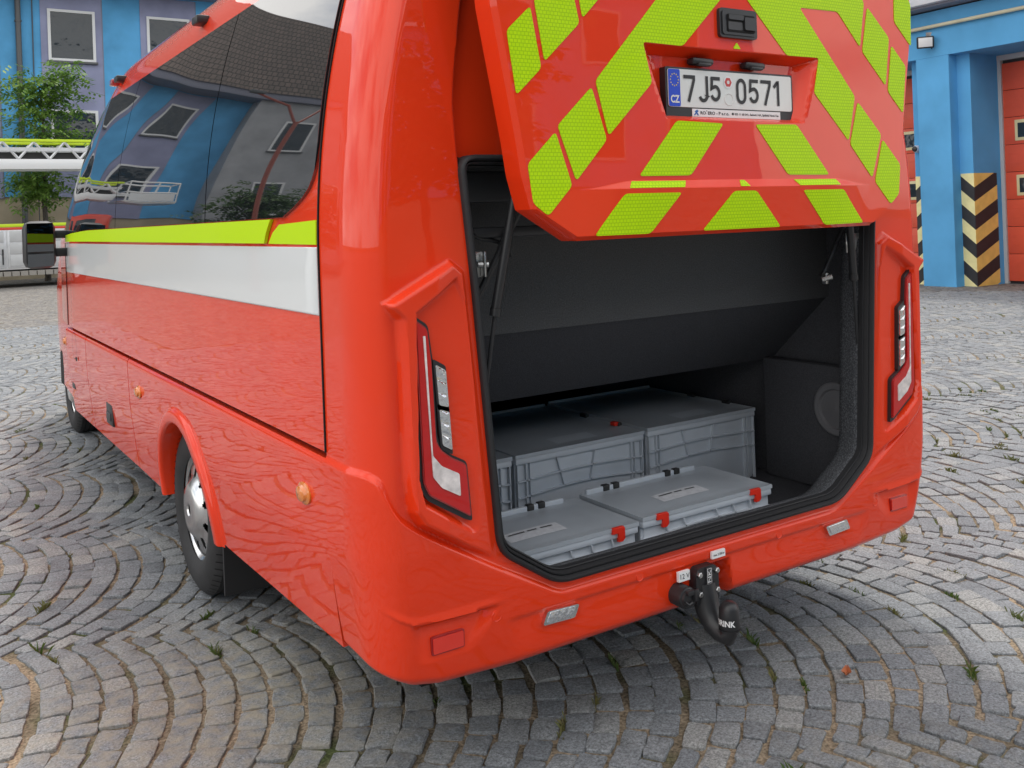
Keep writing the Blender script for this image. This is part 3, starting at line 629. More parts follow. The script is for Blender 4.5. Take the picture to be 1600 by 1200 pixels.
q = MB(); q.lathe([(-.038, .0305), (-.028, .0318), (.0, .031), (.022, .0295), (.033, .025), (.040, .016), (.042, .001)], (hx_, -.112, .332), 'z', 32); q.lathe([(-.038, .0325), (-.042, .0325), (-.042, .001)], (hx_, -.112, .332), 'z', 32)
bc = q.build('ball_cap', 'plastic_black', hp, angle=50)
q = MB()
def wrap(a, b): t = a / .0322 - R_(160); return (hx_ + .0322 * math.cos(t), -.112 + .0322 * math.sin(t), .316 + b)
add_text(q, 'BRINK', .024, wrap, width=.062, bold=.0008); q.build('lettering', 'label_white', bc, smooth=False)
q = MB(); q.lathe([(.05, .034), (-.022, .034), (-.028, .032), (-.030, .028), (-.038, .026), (-.039, .001)], (-.150, -.018, .388), 'y', 16)
q.box(-.165, -.12, -.066, -.05, .400, .416, 0, .004); q.box(-.140, -.124, -.069, -.052, .381, .416, 0, .003); q.tube([(-.172, -.058, .384), (-.160, -.061, .374), (-.146, -.061, .378)], .004, 6)
q.build('trailer_socket', 'plastic_black', BUS, angle=40)

# ---- wheels
def wheel(x, y, rad=.362):
    q = MB(); prof = []
    hw = .105
    prof = [(-hw + .012, .215), (-hw - .004, .235), (-hw - .010, .275), (-hw - .004, .315), (-hw + .012, .345), (-hw + .025, .357)]
    for k in range(5):
        a = -hw + .030 + k * .036; prof += [(a, rad), (a + .024, rad), (a + .025, rad - .009), (a + .034, rad - .009), (a + .035, rad)]
    prof += [(hw, .345), (hw + .005, .30), (hw - .01, .215)]
    q.lathe(prof, (0, 0, 0), 'x', 72)
    t = q.build('wheel', 'tyre', BUS, angle=40); t.location = (x, y, rad)
    # shallow cuts across the shoulder
    q = MB()
    for k in range(60):
        a = 2 * math.pi * k / 60; c, s_ = math.cos(a), math.sin(a)
        for e in ((-hw + .004, -hw + .032),):
            p = [(e[0], (rad - .018) * c, (rad - .018) * s_), (e[1], (rad + .0012) * c, (rad + .0012) * s_)]; d = Vector((0, -s_, c)) * .0025
            q.add([Vector(p[0]) - d + Vector((-.004, 0, 0)), Vector(p[0]) + d + Vector((-.004, 0, 0)), Vector(p[1]) + d, Vector(p[1]) - d], [(0, 1, 2, 3)])
    o = q.build('tread_cuts', 'gap_black', None, smooth=False); o.parent = t; tag(o, kind='stuff')
    # chrome trim with ten slots
    rr = [.030, .05, .075, .10, .118, .128] + list(np.linspace(.132, .180, 9)) + [.186, .194, .200, .208, .216, .222]
    zd = lambda r: float(np.interp(r, [0, .06, .10, .125, .14, .18, .195, .208, .222], [.050, .050, .046, .028, .018, .010, .004, -.004, .012]))
    n = 120; P = [[(-hw + .028 - zd(r), r * math.cos(2 * math.pi * k / n), r * math.sin(2 * math.pi * k / n)) for k in range(n)] for r in rr]
    mask = np.ones((len(rr) - 1, n), bool)
    for i in range(len(rr) - 1):
        for k in range(n):
            rm = (rr[i] + rr[i + 1]) / 2; a = ((k + .5) / n * 10) % 1 - .5
            if ((rm - .156) / .023) ** 2 + (a * 2 * math.pi / 10 * rm / .0165) ** 2 < 1: mask[i, k] = False
    q = MB().grid(np.array(P), mask=mask, close_u=True); q.lathe([(-hw - .0, .030), (-hw - .002, .030), (-hw + .004, .024)], (-.02, 0, 0), 'x', 24)
    h = q.build('wheel_trim', 'chrome', None, angle=50); h.parent = t
    q = MB(); q.lathe([(-hw + .034, .21), (-hw + .034, .001)], (0, 0, 0), 'x', 40); q.lathe([(-hw - .016, .026), (-hw - .006, .020), (-hw - .006, .001)], (0, 0, 0), 'x', 24); o = q.build('wheel_disc', 'gap_black', None); o.parent = t
    return t
wh = wheel(-.985, 1.995)
w2 = copy_tree(wh, BUS); w2.location = (-.90, 6.02, .362)
for x, y in ((.985, 1.995), (.90, 6.02)):
    w3 = copy_tree(wh, BUS); w3.location = (x, y, .362); w3.rotation_euler = (0, 0, math.pi)
q = MB(); q.box(-1.085, -.70, 1.575, 1.59, .115, .46); q.build('mud_flap', 'rubber', BUS, smooth=False)
q = MB(); q.box(.70, 1.085, 1.575, 1.59, .115, .46); q.build('mud_flap', 'rubber', BUS, smooth=False)

# ---- cab ahead of the coach body
q = MB(); st_ = []
cabp = [(.36, 1.0), (.5, 1.0), (.8, 1.01), (1.1, 1.01), (1.45, .99)]
P = []
for y, s_, dz in ((5.07, 1.10, 0), (5.35, 1.075, 0), (5.6, 1.06, 0), (6.2, 1.03, 0), (6.6, 1.0, -.12), (7.0, .93, -.32), (7.2, .8, -.42)):
    P.append([(-w_ * s_, y, min(z, 1.45 + dz * 1.0) if z > .9 else z) for z, w_ in cabp] + [(0, y, 1.5 + dz)] + [(w_ * s_, y, min(z, 1.45 + dz) if z > .9 else z) for z, w_ in cabp[::-1]])
q.grid(np.array(P)); q.add([P[-1][i] for i in range(len(P[-1]))], [tuple(range(len(P[-1])))])
cabo = q.build('cab', 'paint_red', BUS, angle=30)
q = MB(); q.box(-1.095, -1.06, 5.28, 5.42, 1.06, 1.20, 0, .008); q.build('door_handle', 'plastic_black', cabo)
q = MB(); q.box(-1.03, -.9, 5.66, 6.40, .34, .62, 0, .02); q.build('wheel_arch', 'gap_black', cabo)
# mirror
q = MB(); q.box(-1.42, -1.22, 4.86, 4.99, 1.335, 1.655, 0, .05); mi_ = q.build('door_mirror', 'plastic_black', BUS)
q = MB(); q.add([(-1.400, 4.838, 1.45), (-1.240, 4.858, 1.45), (-1.240, 4.858, 1.64), (-1.400, 4.838, 1.64), (-1.400, 4.868, 1.45), (-1.240, 4.868, 1.45), (-1.240, 4.868, 1.64), (-1.400, 4.868, 1.64)], [(0, 1, 2, 3), (0, 4, 5, 1), (3, 2, 6, 7), (0, 3, 7, 4), (1, 5, 6, 2)]); q.build('mirror_glass', 'mirror', mi_, smooth=False)
q = MB(); q.add([(-1.400, 4.838, 1.35), (-1.240, 4.858, 1.35), (-1.240, 4.858, 1.435), (-1.400, 4.838, 1.435), (-1.400, 4.868, 1.35), (-1.240, 4.868, 1.35), (-1.240, 4.868, 1.435), (-1.400, 4.868, 1.435)], [(0, 1, 2, 3), (0, 4, 5, 1), (3, 2, 6, 7), (0, 3, 7, 4), (1, 5, 6, 2)]); q.build('mirror_glass', 'mirror', mi_, smooth=False)
q = MB(); q.box(-1.24, -1.04, 4.95, 5.0, 1.535, 1.59, 0, .012); q.box(-1.24, -1.04, 4.95, 5.0, 1.41, 1.47, 0, .012); q.build('mirror_arm', 'plastic_black', mi_)

# ------------------------------------------------------------------ tailgate
TX, TY = .012, -.17
HW = np.array([(1.486, .612), (1.573, .757), (1.66, .782), (1.76, .797), (1.9, .822), (2.1, .858), (2.26, .868), (2.5, .85), (2.7, .75), (2.75, .68)])
def hw_(z): return np.interp(z, HW[:, 0], HW[:, 1])
def tdisp(x, z):
    ax = np.abs(x); d = .016 * sstep((.605 - ax) / .26); zt = 1.622 + .023 * sstep((.605 - ax) / .20) + 1e-4
    lo = d * np.clip((z - 1.49) / .132, 0, 1); up_ = d * np.clip(1 - (z - 1.622) / (zt - 1.622), 0, 1)
    D = np.where(z <= 1.622, lo, up_)
    top = (2.030 - z) / .022; bot = (z - 1.820) / .022; hs = .288 + (z - 1.820) / .21 * .080; sd_ = (hs - ax) / .055
    rec = np.minimum(np.minimum(np.clip(top, 0, 1), np.clip(bot, 0, 1)), np.clip(sd_, 0, 1))
    return D - .055 * rec
def ty(x, z): return TY - tdisp(x, z)
zt = np.unique(np.round(np.concatenate([np.linspace(1.498, 1.615, 18), np.linspace(1.615, 1.65, 22), np.linspace(1.65, 1.81, 16), np.linspace(1.81, 1.85, 14), np.linspace(1.85, 2.0, 14), np.linspace(2.0, 2.04, 16), np.linspace(2.04, 2.75, 40)]), 5))
cx_ = np.linspace(-1, 1, 191); P = []
def trow(z, dz, yy=None):
    h = float(hw_(z)); row = [(TX - h, TY + .085, z + dz), (TX - h, TY + .014, z + dz)]
    for c in cx_:
        x = c * (h - .012); row.append((TX + x, float(ty(x, z)) if yy is None else yy, z + dz))
    return row + [(TX + h, TY + .014, z + dz), (TX + h, TY + .085, z + dz)]
r0 = trow(1.486, 0, TY + .014); rb = [(p[0], TY + .085, p[2]) for p in r0]
P = [rb, r0] + [trow(float(z), 0) for z in zt] + [[(p[0], TY + .085, 2.76) for p in trow(2.75, 0)]]
TG = MB().grid(np.array(P)).build('tailgate', 'paint_red', BUS, angle=28)
q = MB(); ring = [(TX + float(hw_(z)) - .004, z) for z in np.linspace(1.49, 2.75, 30)]; ring += [(2 * TX - x, z) for x, z in ring[::-1]]
q.prism(ring, lambda a, b, d: (a, d, b), TY + .082, TY + .086); q.build('inner_liner', 'carpet_dark', TG, smooth=False)
def tfn(a, b, d): return (TX + a, float(ty(a, b)) - d, b)
DEC = dict(a=[(.82, 2.03), (.745, 2.098), (.717, 1.939), (.797, 1.866)], b=[(.706, 1.957), (.733, 2.122), (.622, 2.218), (.588, 2.066)],
           d=[(.004, 2.233), (.219, 2.030), (.369, 2.032), (.340, 1.919), (.502, 1.767), (.541, 1.915), (.285, 2.186), (.468, 2.189), (.577, 2.080), (.606, 2.232), (.42, 2.40), (.004, 2.40)],
           e=[(.555, 1.898), (.672, 1.791), (.617, 1.645), (.509, 1.756)], f=[(.679, 1.775), (.770, 1.690), (.757, 1.589), (.711, 1.555), (.631, 1.633)],
           g=[(.067, 1.811), (.252, 1.815), (.399, 1.657), (.205, 1.658)], h=[(.255, 1.609), (.458, 1.609), (.562, 1.497), (.367, 1.496)], bar=[(.228, 1.643), (.428, 1.643), (.442, 1.624), (.243, 1.624)],
           t=[(.84, 2.27), (.86, 2.25), (.855, 2.10), (.765, 2.18), (.77, 2.34)])
for sx in (-1, 1):
    for k, pl in DEC.items():
        pp_ = [(sx * a, b) for a, b in round_poly(pl, .012 if k != 'bar' else .003, 3)]
        ca = frange(-.6, .6, .03) if k in 'ghbar' and k not in ('a', 'b') else (); cb = frange(1.49, 1.66, .004) if k in ('h', 'bar') else (frange(1.64, 1.84, .02) if k == 'g' else ())
        sheet(MB(), pp_, tfn, ca, cb, .0018, .0004).build('chevron_panel', 'lime_cells', TG, angle=20)
for pl in ([(-.046, 1.6105), (.046, 1.6105), (.162, 1.497), (-.168, 1.497)],):
    sheet(MB(), round_poly(pl, .012, 3), tfn, frange(-.18, .18, .03), frange(1.49, 1.66, .004), .0018, .0004).build('chevron_panel', 'lime_cells', TG, angle=20)
sheet(MB(), round_poly([(-.018, 1.624), (-.010, 1.643), (.010, 1.643), (.022, 1.624)], .003, 2), tfn, (), frange(1.62, 1.65, .004), .0018, .0004).build('chevron_panel', 'lime_cells', TG, angle=20)
sheet(MB(), round_poly([(-.016, 2.036), (.016, 2.036), (0, 2.056)], .005, 3), tfn, (), (), .0018, .0004).build('chevron_panel', 'lime_plain', TG, angle=20)
# grab handle
hf = lambda a, b, d: (TX + a, TY - d, b)
q = MB(); q.prism(round_poly([(-.078, 2.066), (.078, 2.066), (.078, 2.153), (-.078, 2.153)], .012), hf, -.005, .012); q.prism(round_poly([(-.070, 2.074), (.070, 2.074), (.070, 2.145), (-.070, 2.145)], .010), hf, .01, .016); ho = q.build('handle', 'plastic_black', TG)
q = MB(); q.prism(round_poly([(-.052, 2.083), (.062, 2.083), (.062, 2.135), (-.052, 2.135)], .006), hf, .014, .019); q.build('handle_cup', 'gap_black', ho)
q = MB(); q.prism(round_poly([(.014, 2.090), (.060, 2.090), (.060, 2.128), (.014, 2.128)], .006), hf, .017, .025); q.prism(round_poly([(-.050, 2.118), (.012, 2.118), (.012, 2.133), (-.050, 2.133)], .004), hf, .017, .023); q.build('lever', 'plastic_black', ho)
q = MB(); q.prism(round_poly([(-.050, 2.088), (.008, 2.088), (.008, 2.112), (-.050, 2.112)], .004), hf, .017, .020); q.build('lever_plate', 'plastic_dark', ho)
# number plate lamps
for sx in (-.118, .102):
    q = MB(); q.box(TX + sx - .043, TX + sx + .043, TY + .018, TY + .050, 1.985, 2.006, 0, .008); q.box(TX + sx - .026, TX + sx + .026, TY + .012, TY + .03, 1.981, 1.99, 0, .003); q.build('plate_lamp', 'plastic_black', TG)
# registration plate
PY = TY + .034
pf = lambda a, b, d: (TX + .006 + a, PY - d, 1.913 + b)
q = MB(); q.prism(round_poly([(-.268, -.085), (.268, -.085), (.268, .062), (-.268, .062)], .006), pf, -.02, .004); hold = q.build('plate_holder', 'plastic_black', TG)
q = MB(); q.prism(round_poly([(-.260, -.054), (.260, -.054), (.260, .056), (-.260, .056)], .008), pf, .004, .0065); q.build('registration_plate', 'plate_white', TG)
q = MB(); q.prism(round_poly([(-.259, -.053), (-.214, -.053), (-.214, .055), (-.259, .055)], .006), pf, .006, .0072); q.build('country_band', 'plate_blue', TG)
q = MB()
for k in range(12):
    a = 2 * math.pi * k / 12; c = (-.2365 + .0155 * math.cos(a), .024 + .0175 * math.sin(a)); q.add([pf(c[0] + (.0031 if j % 2 == 0 else .0013) * math.sin(math.pi * j / 5), c[1] + (.0031 if j % 2 == 0 else .0013) * math.cos(math.pi * j / 5), .0078) for j in range(10)], [tuple(range(10))])
q.build('star_ring', 'plate_yellow', TG, smooth=False)
q = MB(); add_text(q, 'CZ', .030, lambda a, b: pf(-.2365 + a, -.033 + b, .0079), width=.034, bold=.001); q.build('plate_lettering', 'plate_white', TG, smooth=False)
# characters: stroked glyphs, 78 mm tall
q = MB(); H_ = .039; sw = .0105; G = {}
G['7'] = [[(-.021, H_ - sw / 2), (.020, H_ - sw / 2), (.020, H_ - .014), (-.003, -H_)]]
G['J'] = [[(.014, H_), (.014, -.018)] + arc(-.001, -.018, .015, .0157, 0, -165, 9)]
G['5'] = [[(.019, H_ - sw / 2), (-.014, H_ - sw / 2), (-.016, .004)] + [(-.012, .006)] + arc(-.001, -.010, .0165, .0195, 120, -160, 14)]
G['0'] = [arc(0, .014, .0165, .0200, 0, 180, 10) + arc(0, -.014, .0165, .0200, 180, 360, 10) + [(.0165, .014), (.0165, .0145)]]
G['1'] = [[(-.017, .018), (-.001, .0345)], [(.002, H_), (.002, -H_)]]
for ch, cx in (('7', -.180), ('J', -.122), ('5', -.073), ('0', .035), ('5', .090), ('7', .141), ('1', .196)):
    q = MB()
    for ln in G[ch]: stroke(q, ln, sw, lambda a, b: pf(cx + a, .001 + b, .0082))
    q.build('plate_character', 'ink', TG, smooth=False)
def disc(mb, c, r, d, n=20, mi=0): return mb.add([pf(c[0] + r * math.cos(2 * math.pi * k / n), c[1] + r * math.sin(2 * math.pi * k / n), d) for k in range(n)], [tuple(range(n))], mi)
q = MB(); disc(q, (-.020, .026), .0185, .0078, 20); q.build('inspection_seal', 'label_white', TG, smooth=False)
q = MB(); disc(q, (-.020, .026), .0150, .0084, 6); disc(q, (-.020, .026), .0055, .0088, 12, 1); q.build('inspection_seal', ['seal_red', 'plate_white'], TG, smooth=False)
q = MB(); q.grid(np.array([[pf(-.018 + r * math.cos(a), -.026 + r * math.sin(a), d) for r, d in ((.0165, .0066), (.0175, .0082), (.0187, .0066))] for a in np.linspace(0, 2 * math.pi, 29)])); q.build('seal_ring', 'plate_white', TG)
q = MB(); q.prism([(-.168, -.081), (.206, -.081), (.206, -.0575), (-.168, -.0575)], pf, .004, .0062); q.build('dealer_strip', 'label_white', TG, smooth=False)
q = MB(); add_text(q, 'ROŠERO - P s.r.o.', .013, lambda a, b: pf(-.078 + a, -.0695 + b, .0066), width=.118, bold=.0004); add_text(q, '■ 053 11 60 041, Sadová 14A, Spišská Nová Ves', .009, lambda a, b: pf(.095 + a, -.0695 + b, .0066), width=.205, bold=.0003); q.build('dealer_lettering', 'ink', TG, smooth=False)
q = MB()
for pl in ([(-.160, -.066), (-.150, -.060), (-.144, -.064), (-.149, -.068), (-.143, -.077), (-.149, -.077), (-.153, -.071), (-.158, -.077), (-.163, -.077), (-.156, -.068)],): q.prism(pl, pf, .0062, .0068)
q.build('dealer_emblem', 'ink_blue', TG, smooth=False)

# ------------------------------------------------------------------ crates in the boot
def crate(wd, dp, ht, tall, loc, label, group):
    r = empty('storage_crate', loc, label, 'storage crate', group); ox, oy, oz = loc
    q = MB(); h = wd / 2; t = .012; zt_ = ht - .016
    q.box(ox - h + t, ox + h - t, oy + t, oy + dp - t, oz, oz + zt_, 0, .006)
    # rim
    q.box(ox - h, ox + h, oy, oy + dp, oz + zt_ - .022, oz + zt_, 0, .004)
    rb_ = .0045
    def rib(a, b):   # a rib on the front face between points (x, z)
        d = Vector((b[0] - a[0], b[1] - a[1])); n = Vector((-d.y, d.x)).normalized() * .0025
        vs = []
        for y in (oy + .001, oy + t + .002):
            vs += [(ox + a[0] + n.x, y, oz + a[1] + n.y), (ox + a[0] - n.x, y, oz + a[1] - n.y), (ox + b[0] - n.x, y, oz + b[1] - n.y), (ox + b[0] + n.x, y, oz + b[1] + n.y)]
        q.add(vs, [(0, 1, 2, 3), (0, 1, 5, 4), (1, 2, 6, 5), (2, 3, 7, 6), (3, 0, 4, 7)])
    if tall:
        for dx in (.008, .045, .062):
            rib((-h + dx, .0), (-h + dx, zt_ - .022)); rib((h - dx, .0), (h - dx, zt_ - .022))
        N_ = 14
        for z0, sag in ((zt_ - .085, .012), (zt_ - .145, .018)):
            pts = [(-h + .004 + (wd - .008) * i / N_, z0 + sag * math.sin(math.pi * i / N_)) for i in range(N_ + 1)]
            for i in range(N_): rib(pts[i], pts[i + 1])
        rib((-.115, zt_ - .022), (-.085, zt_ - .130)); rib((.06, zt_ - .022), (.035, zt_ - .130))
    else:
        for dx in (.006, .022, .040): rib((-h + dx, .0), (-h + dx, zt_ - .06)); rib((h - dx, .0), (h - dx, zt_ - .06))
        N_ = 10; pts = [(-h + wd * i / N_, zt_ - .062 + .014 * math.sin(math.pi * i / N_)) for i in range(N_ + 1)]
        for i in range(N_): rib(pts[i], pts[i + 1])
        for x in (-.20, -.12, .03, .11, .19): rib((x, zt_ - .022), (x + .010, zt_ - .052))
    for sy in (oy + .02, oy + dp * .5, oy + dp - .02):
        q.box(ox + h - t - .001, ox + h - .002, sy - .003, sy + .003, oz + .01, oz + zt_ - .02); q.box(ox - h + .002, ox - h + t + .001, sy - .003, sy + .003, oz + .01, oz + zt_ - .02)
    q.build('tub', 'crate_grey', r, angle=30)
    # lid: shallow dome with a raised rim
    N1, N2 = 22, 18; P = []
    for j in range(N2 + 1):
        row = []
        for i in range(N1 + 1):
            u, v = i / N1, j / N2; e = min(u, 1 - u, v * dp / wd, (1 - v) * dp / wd)
            z = oz + zt_ + .010 + .012 * math.sin(math.pi * u) * math.sin(math.pi * v) - (.004 if e > .04 else 0) + (.004 if e < .02 else 0)
            row.append((ox - h - .002 + (wd + .004) * u, oy - .002 + (dp + .004) * v, z))
        P.append(row)
    q = MB().grid(np.array(P)); A = np.array(P)
    for e in (A[0], A[-1], A[:, 0], A[:, -1]): lo = e.copy(); lo[:, 2] = oz + zt_ + .0005; q.grid(np.stack([e, lo]))
    q.build('lid', 'crate_lid', r, angle=25)
    if tall:
        q = MB(); q.box(ox - h, ox + h, oy + dp - .010, oy + dp, oz + zt_ + .012, oz + zt_ + .024, 0, .003); q.build('lid_rim', 'crate_grey', r)
        for k, yy in enumerate((.20, .52)):
            q = MB(); q.box(ox + h - .014, ox + h + .004, oy + dp * yy, oy + dp * yy + .045, oz + zt_ - .004, oz + zt_ + .024, 0, .004); q.build('hinge', 'clip_black', r)
        if loc[0] < .3: q = MB(); q.box(ox + h - .030, ox + h - .006, oy + dp * .2 + .006, oy + dp * .2 + .036, oz + zt_ + .012, oz + zt_ + .027, 0, .003); q.build('latch', 'clip_red', r)
        q = MB(); q.grid(np.array([[(ox + a, oy + b, oz + zt_ + .0075 + .012 * math.sin(math.pi * (a + h) / wd) * math.sin(math.pi * b / dp)) for a in np.linspace(-.07, .12, 8)] for b in np.linspace(.06, .14, 5)])); q.build('label_sheet', 'crate_grey', r)
    else:
        q = MB(); q.box(ox - h + .02, ox + h - .06, oy + dp - .012, oy + dp + .002, oz + zt_ + .006, oz + zt_ + .028, 0, .003); q.build('hinge_rail', 'crate_grey', r)
        for x in (-.19, -.145, .10, .145):
            q = MB(); q.box(ox + x - .014, ox + x + .014, oy + dp - .016, oy + dp + .006, oz + zt_ + .004, oz + zt_ + .032, 0, .004); q.build('hinge', 'clip_black', r)
        for x in (-.215, .215):
            q = MB(); q.prism([(-.028, .010), (.022, .010), (.022, -.024), (.013, -.032), (-.004, -.032), (-.004, -.004), (-.028, -.004)], lambda a, b, d: (ox + x + a, oy + d, oz + zt_ + b), -.007, .004); q.box(ox + x - .026, ox + x + .020, oy - .007, oy + .006, oz + zt_ + .009, oz + zt_ + .0145, 0, .002)
            q.build('latch', 'clip_red', r, angle=30)
        zl = oz + zt_ + .0195
        q = MB(); q.grid(np.array([[(ox + a, oy + b, oz + zt_ + .0075 + .012 * math.sin(math.pi * (a + h) / wd) * math.sin(math.pi * b / dp)) for a in np.linspace(-.13, .08, 8)] for b in np.linspace(.085, .155, 5)])); ls_ = q.build('label_sheet', 'paper', r)
        q = MB()
        for x0, x1, yy in ((-.11, -.05, .135), (-.04, -.005, .135), (.01, .055, .135)):
            q.grid(np.array([[(ox + a, oy + b, oz + zt_ + .0085 + .012 * math.sin(math.pi * (a + h) / wd) * math.sin(math.pi * b / dp)) for a in np.linspace(x0, x1, 4)] for b in (yy - .004, yy + .004)]))
        q.build('print_line', 'plastic_dark', ls_)
    return r
FL = .421
crate(.595, .68, .290, True, (-.612, .66, FL), 'tall grey lidded crate half hidden behind the tail lamp pillar', 'tall grey crates in the boot')
crate(.595, .68, .290, True, (.000, .66, FL), 'tall grey lidded crate in the middle of the row of three in the boot', 'tall grey crates in the boot')
crate(.595, .68, .296, True, (.615, .66, FL), 'tall grey lidded crate nearest the speaker in the boot', 'tall grey crates in the boot')
for o, x in ((0, -.300),): pass
crate(.595, .335, .150, False, (-.455, .165, FL), 'low grey crate with red latches below the tail lamp pillar end of the boot', 'low grey crates in the boot')
crate(.595, .335, .158, False, (.160, .165, FL), 'low grey crate with red latches and white label strip, nearer the speaker', 'low grey crates in the boot')

# ------------------------------------------------------------------ cobbles in segmental arches
GV = Vector((.94, -.338)).normalized(); HV = Vector((.338, .94)).normalized()      # along / across the columns of arches
CW, PIT = 1.42, .103; RAD = CW / 2 / math.sin(R_(43))
CX, CY = CAM.x, CAM.y
cen = []; V0 = 1.127 - CW
for k in range(-9, 22):
    vc = V0 + CW / 2 + k * CW; ph = random.random() * PIT
    for i in range(-170, 330):
        u0 = i * PIT + ph
        p = GV * u0 + HV * vc
        d = math.hypot(p.x - CX, p.y - CY)
        if d > 21: continue
        n = random.choice((13, 13, 14, 14)); ws = [random.uniform(.78, 1.25) for j in range(n)]; tot = sum(ws); acc = 0
        du = random.gauss(0, .006)
        for j in range(n):
            t0_ = acc / tot; acc += ws[j]; t1_ = acc / tot
            th = R_(-43 + 86 * (t0_ + t1_) / 2); cen.append((k, u0 + du, vc, th, R_(86 * (t1_ - t0_))))
cells = []
fwx, fwy, rtx, rty = fw.x, fw.y, rt.x, rt.y
for k, u0, vc, th, dth in cen:
    u = u0 + RAD * math.cos(th) - RAD; v = vc + RAD * math.sin(th)
    u, v = u + .022 * math.sin(1.9 * v + .7 * u) + .012 * math.sin(4.3 * v - 1.1 * u), v + .02 * math.sin(1.3 * u + 2 * v)
    x = GV.x * u + HV.x * v; y = GV.y * u + HV.y * v
    dx, dy = x - CX, y - CY; dd = math.hypot(dx, dy); dep = dx * fwx + dy * fwy; lat = dx * rtx + dy * rty
    vis = dep > 1.2 and abs(lat) < .68 * dep + .8 and dd < 18.5
    ref = -7 < x < -1.0 and -2.5 < y < 12 and dd < 13
    near = dd < 4.2
    if not (vis or ref or near): continue
    if -.75 < x < .75 and 1.2 < y < 7: continue
    cells.append((x, y, th, dd, dth, u, v))
def stone_geo(x, y, th, dd, detail, dth):
    wt = RAD * dth * .5; wr = PIT * math.cos(th) * .5
    er = Vector((GV.x * math.cos(th) + HV.x * math.sin(th), GV.y * math.cos(th) + HV.y * math.sin(th))); et = Vector((-er.y, er.x))
    gap = random.uniform(.0035, .0075); cr = []
    jt = .011
    for a, b in ((-1, -1), (1, -1), (1, 1), (-1, 1)):
        cr.append((a * (wr - gap) + random.uniform(-jt, jt) * .55, b * (wt - gap * .35) + random.uniform(-jt, jt) * .6))
    zt_ = random.uniform(-.006, .004); tilt = (random.uniform(-.04, .04), random.uniform(-.04, .04))
    def w3(a, b, z): return (x + er.x * a + et.x * b, y + er.y * a + et.y * b, z + zt_ + a * tilt[0] + b * tilt[1])
    if detail:
        outl = []
        for i in range(4):
            p, q = Vector(cr[i]), Vector(cr[(i + 1) % 4]); c = random.uniform(.04, .12); c2 = random.uniform(.04, .12)
            nn = Vector((-(q - p).y, (q - p).x)).normalized() * random.uniform(-.0035, .0035)
            outl += [p.lerp(q, c), p.lerp(q, .5) + nn, p.lerp(q, 1 - c2)]
        n = 12
    else: outl = [Vector(c) for c in cr]; n = 4
    V = []; 
    for s_, z in ((.98, -.030), (1.0, -.009), (.985, -.0022), (.93, 0.0)) if detail else ((1.0, -.034), (1.0, -.008), (.86, 0)):
        for p in outl: V.append(w3(p.x * s_, p.y * s_, z + (random.uniform(-.0022, .0018) if detail and s_ < .97 else 0)))
    R = len(V) // n; F = []
    for r in range(R - 1):
        for i in range(n): F.append((r * n + i, r * n + (i + 1) % n, (r + 1) * n + (i + 1) % n, (r + 1) * n + i))
    if detail:
        V.append(w3(random.uniform(-.015, .015), random.uniform(-.015, .015), random.uniform(-.003, .004))); c = len(V) - 1
        F += [((R - 1) * n + i, (R - 1) * n + (i + 1) % n, c) for i in range(n)]
    else: F.append(tuple((R - 1) * n + i for i in range(4)))
    return V, F
# which stones show largest: size in the picture, in frame and clear of the bus
SIL = [(0, 640), (95, 640), (140, 668), (270, 770), (300, 920), (340, 930), (420, 912), (545, 1036), (600, 1072), (690, 1070), (850, 1033), (1090, 985), (1160, 1005), (1170, 925), (1330, 868), (1418, 836), (1433, 600), (1434, 452), (1600, 452)]
def shown(x, y):
    dx, dy = x - CX, y - CY; dep = dx * fwx + dy * fwy
    if dep < .6: return 0
    lat = dx * rtx + dy * rty; px = 800 + 1490.2 * (lat + .03083 * -1.55 * 0) / dep; py = 342.8 + 1490.2 * 1.55 / dep - .0367 * (px - 800)
    if not (-10 < px < 1610 and py < 1215): return 0
    if py < np.interp(px, [p[0] for p in SIL], [p[1] for p in SIL]) + 4: return 0
    return 1.55 / dep ** 3
score = np.array([shown(c[0], c[1]) for c in cells]); order = np.argsort(-score)[:300]; top = set(int(i) for i in order if score[i] > 0)
BV, BF, BT = [], [], []
GN = [0.0, 0.0, 0.0]
for i, c in enumerate(cells):
    V, F = stone_geo(c[0], c[1], c[2], c[3], c[3] < 8.5, c[4])
    tone = min(1, max(0, random.gauss(.48, .22)))
    if i in top:
        me = bpy.data.meshes.new('cobble'); me.from_pydata([(a - c[0], b - c[1], z) for a, b, z in V], [], F); me.materials.append(MATS['granite']); me.shade_smooth(); me.set_sharp_from_angle(angle=R_(28))
        at = me.attributes.new('tone', 'FLOAT', 'POINT'); at.data.foreach_set('value', [tone] * len(V))
        o = bpy.data.objects.new('cobble', me); COL.objects.link(o); o.parent = ground; o.location = (c[0], c[1], 0)
    else:
        n = len(BV); BV += V; BF += [tuple(q + n for q in f) for f in F]; BT += [tone] * len(V)
me = bpy.data.meshes.new('cobble_field'); me.from_pydata(BV, [], BF); me.materials.append(MATS['granite']); me.shade_smooth(); me.set_sharp_from_angle(angle=R_(28))
at = me.attributes.new('tone', 'FLOAT', 'POINT'); at.data.foreach_set('value', BT)
o = bpy.data.objects.new('cobble_field', me); COL.objects.link(o); o.parent = ground; tag(o, kind='stuff')
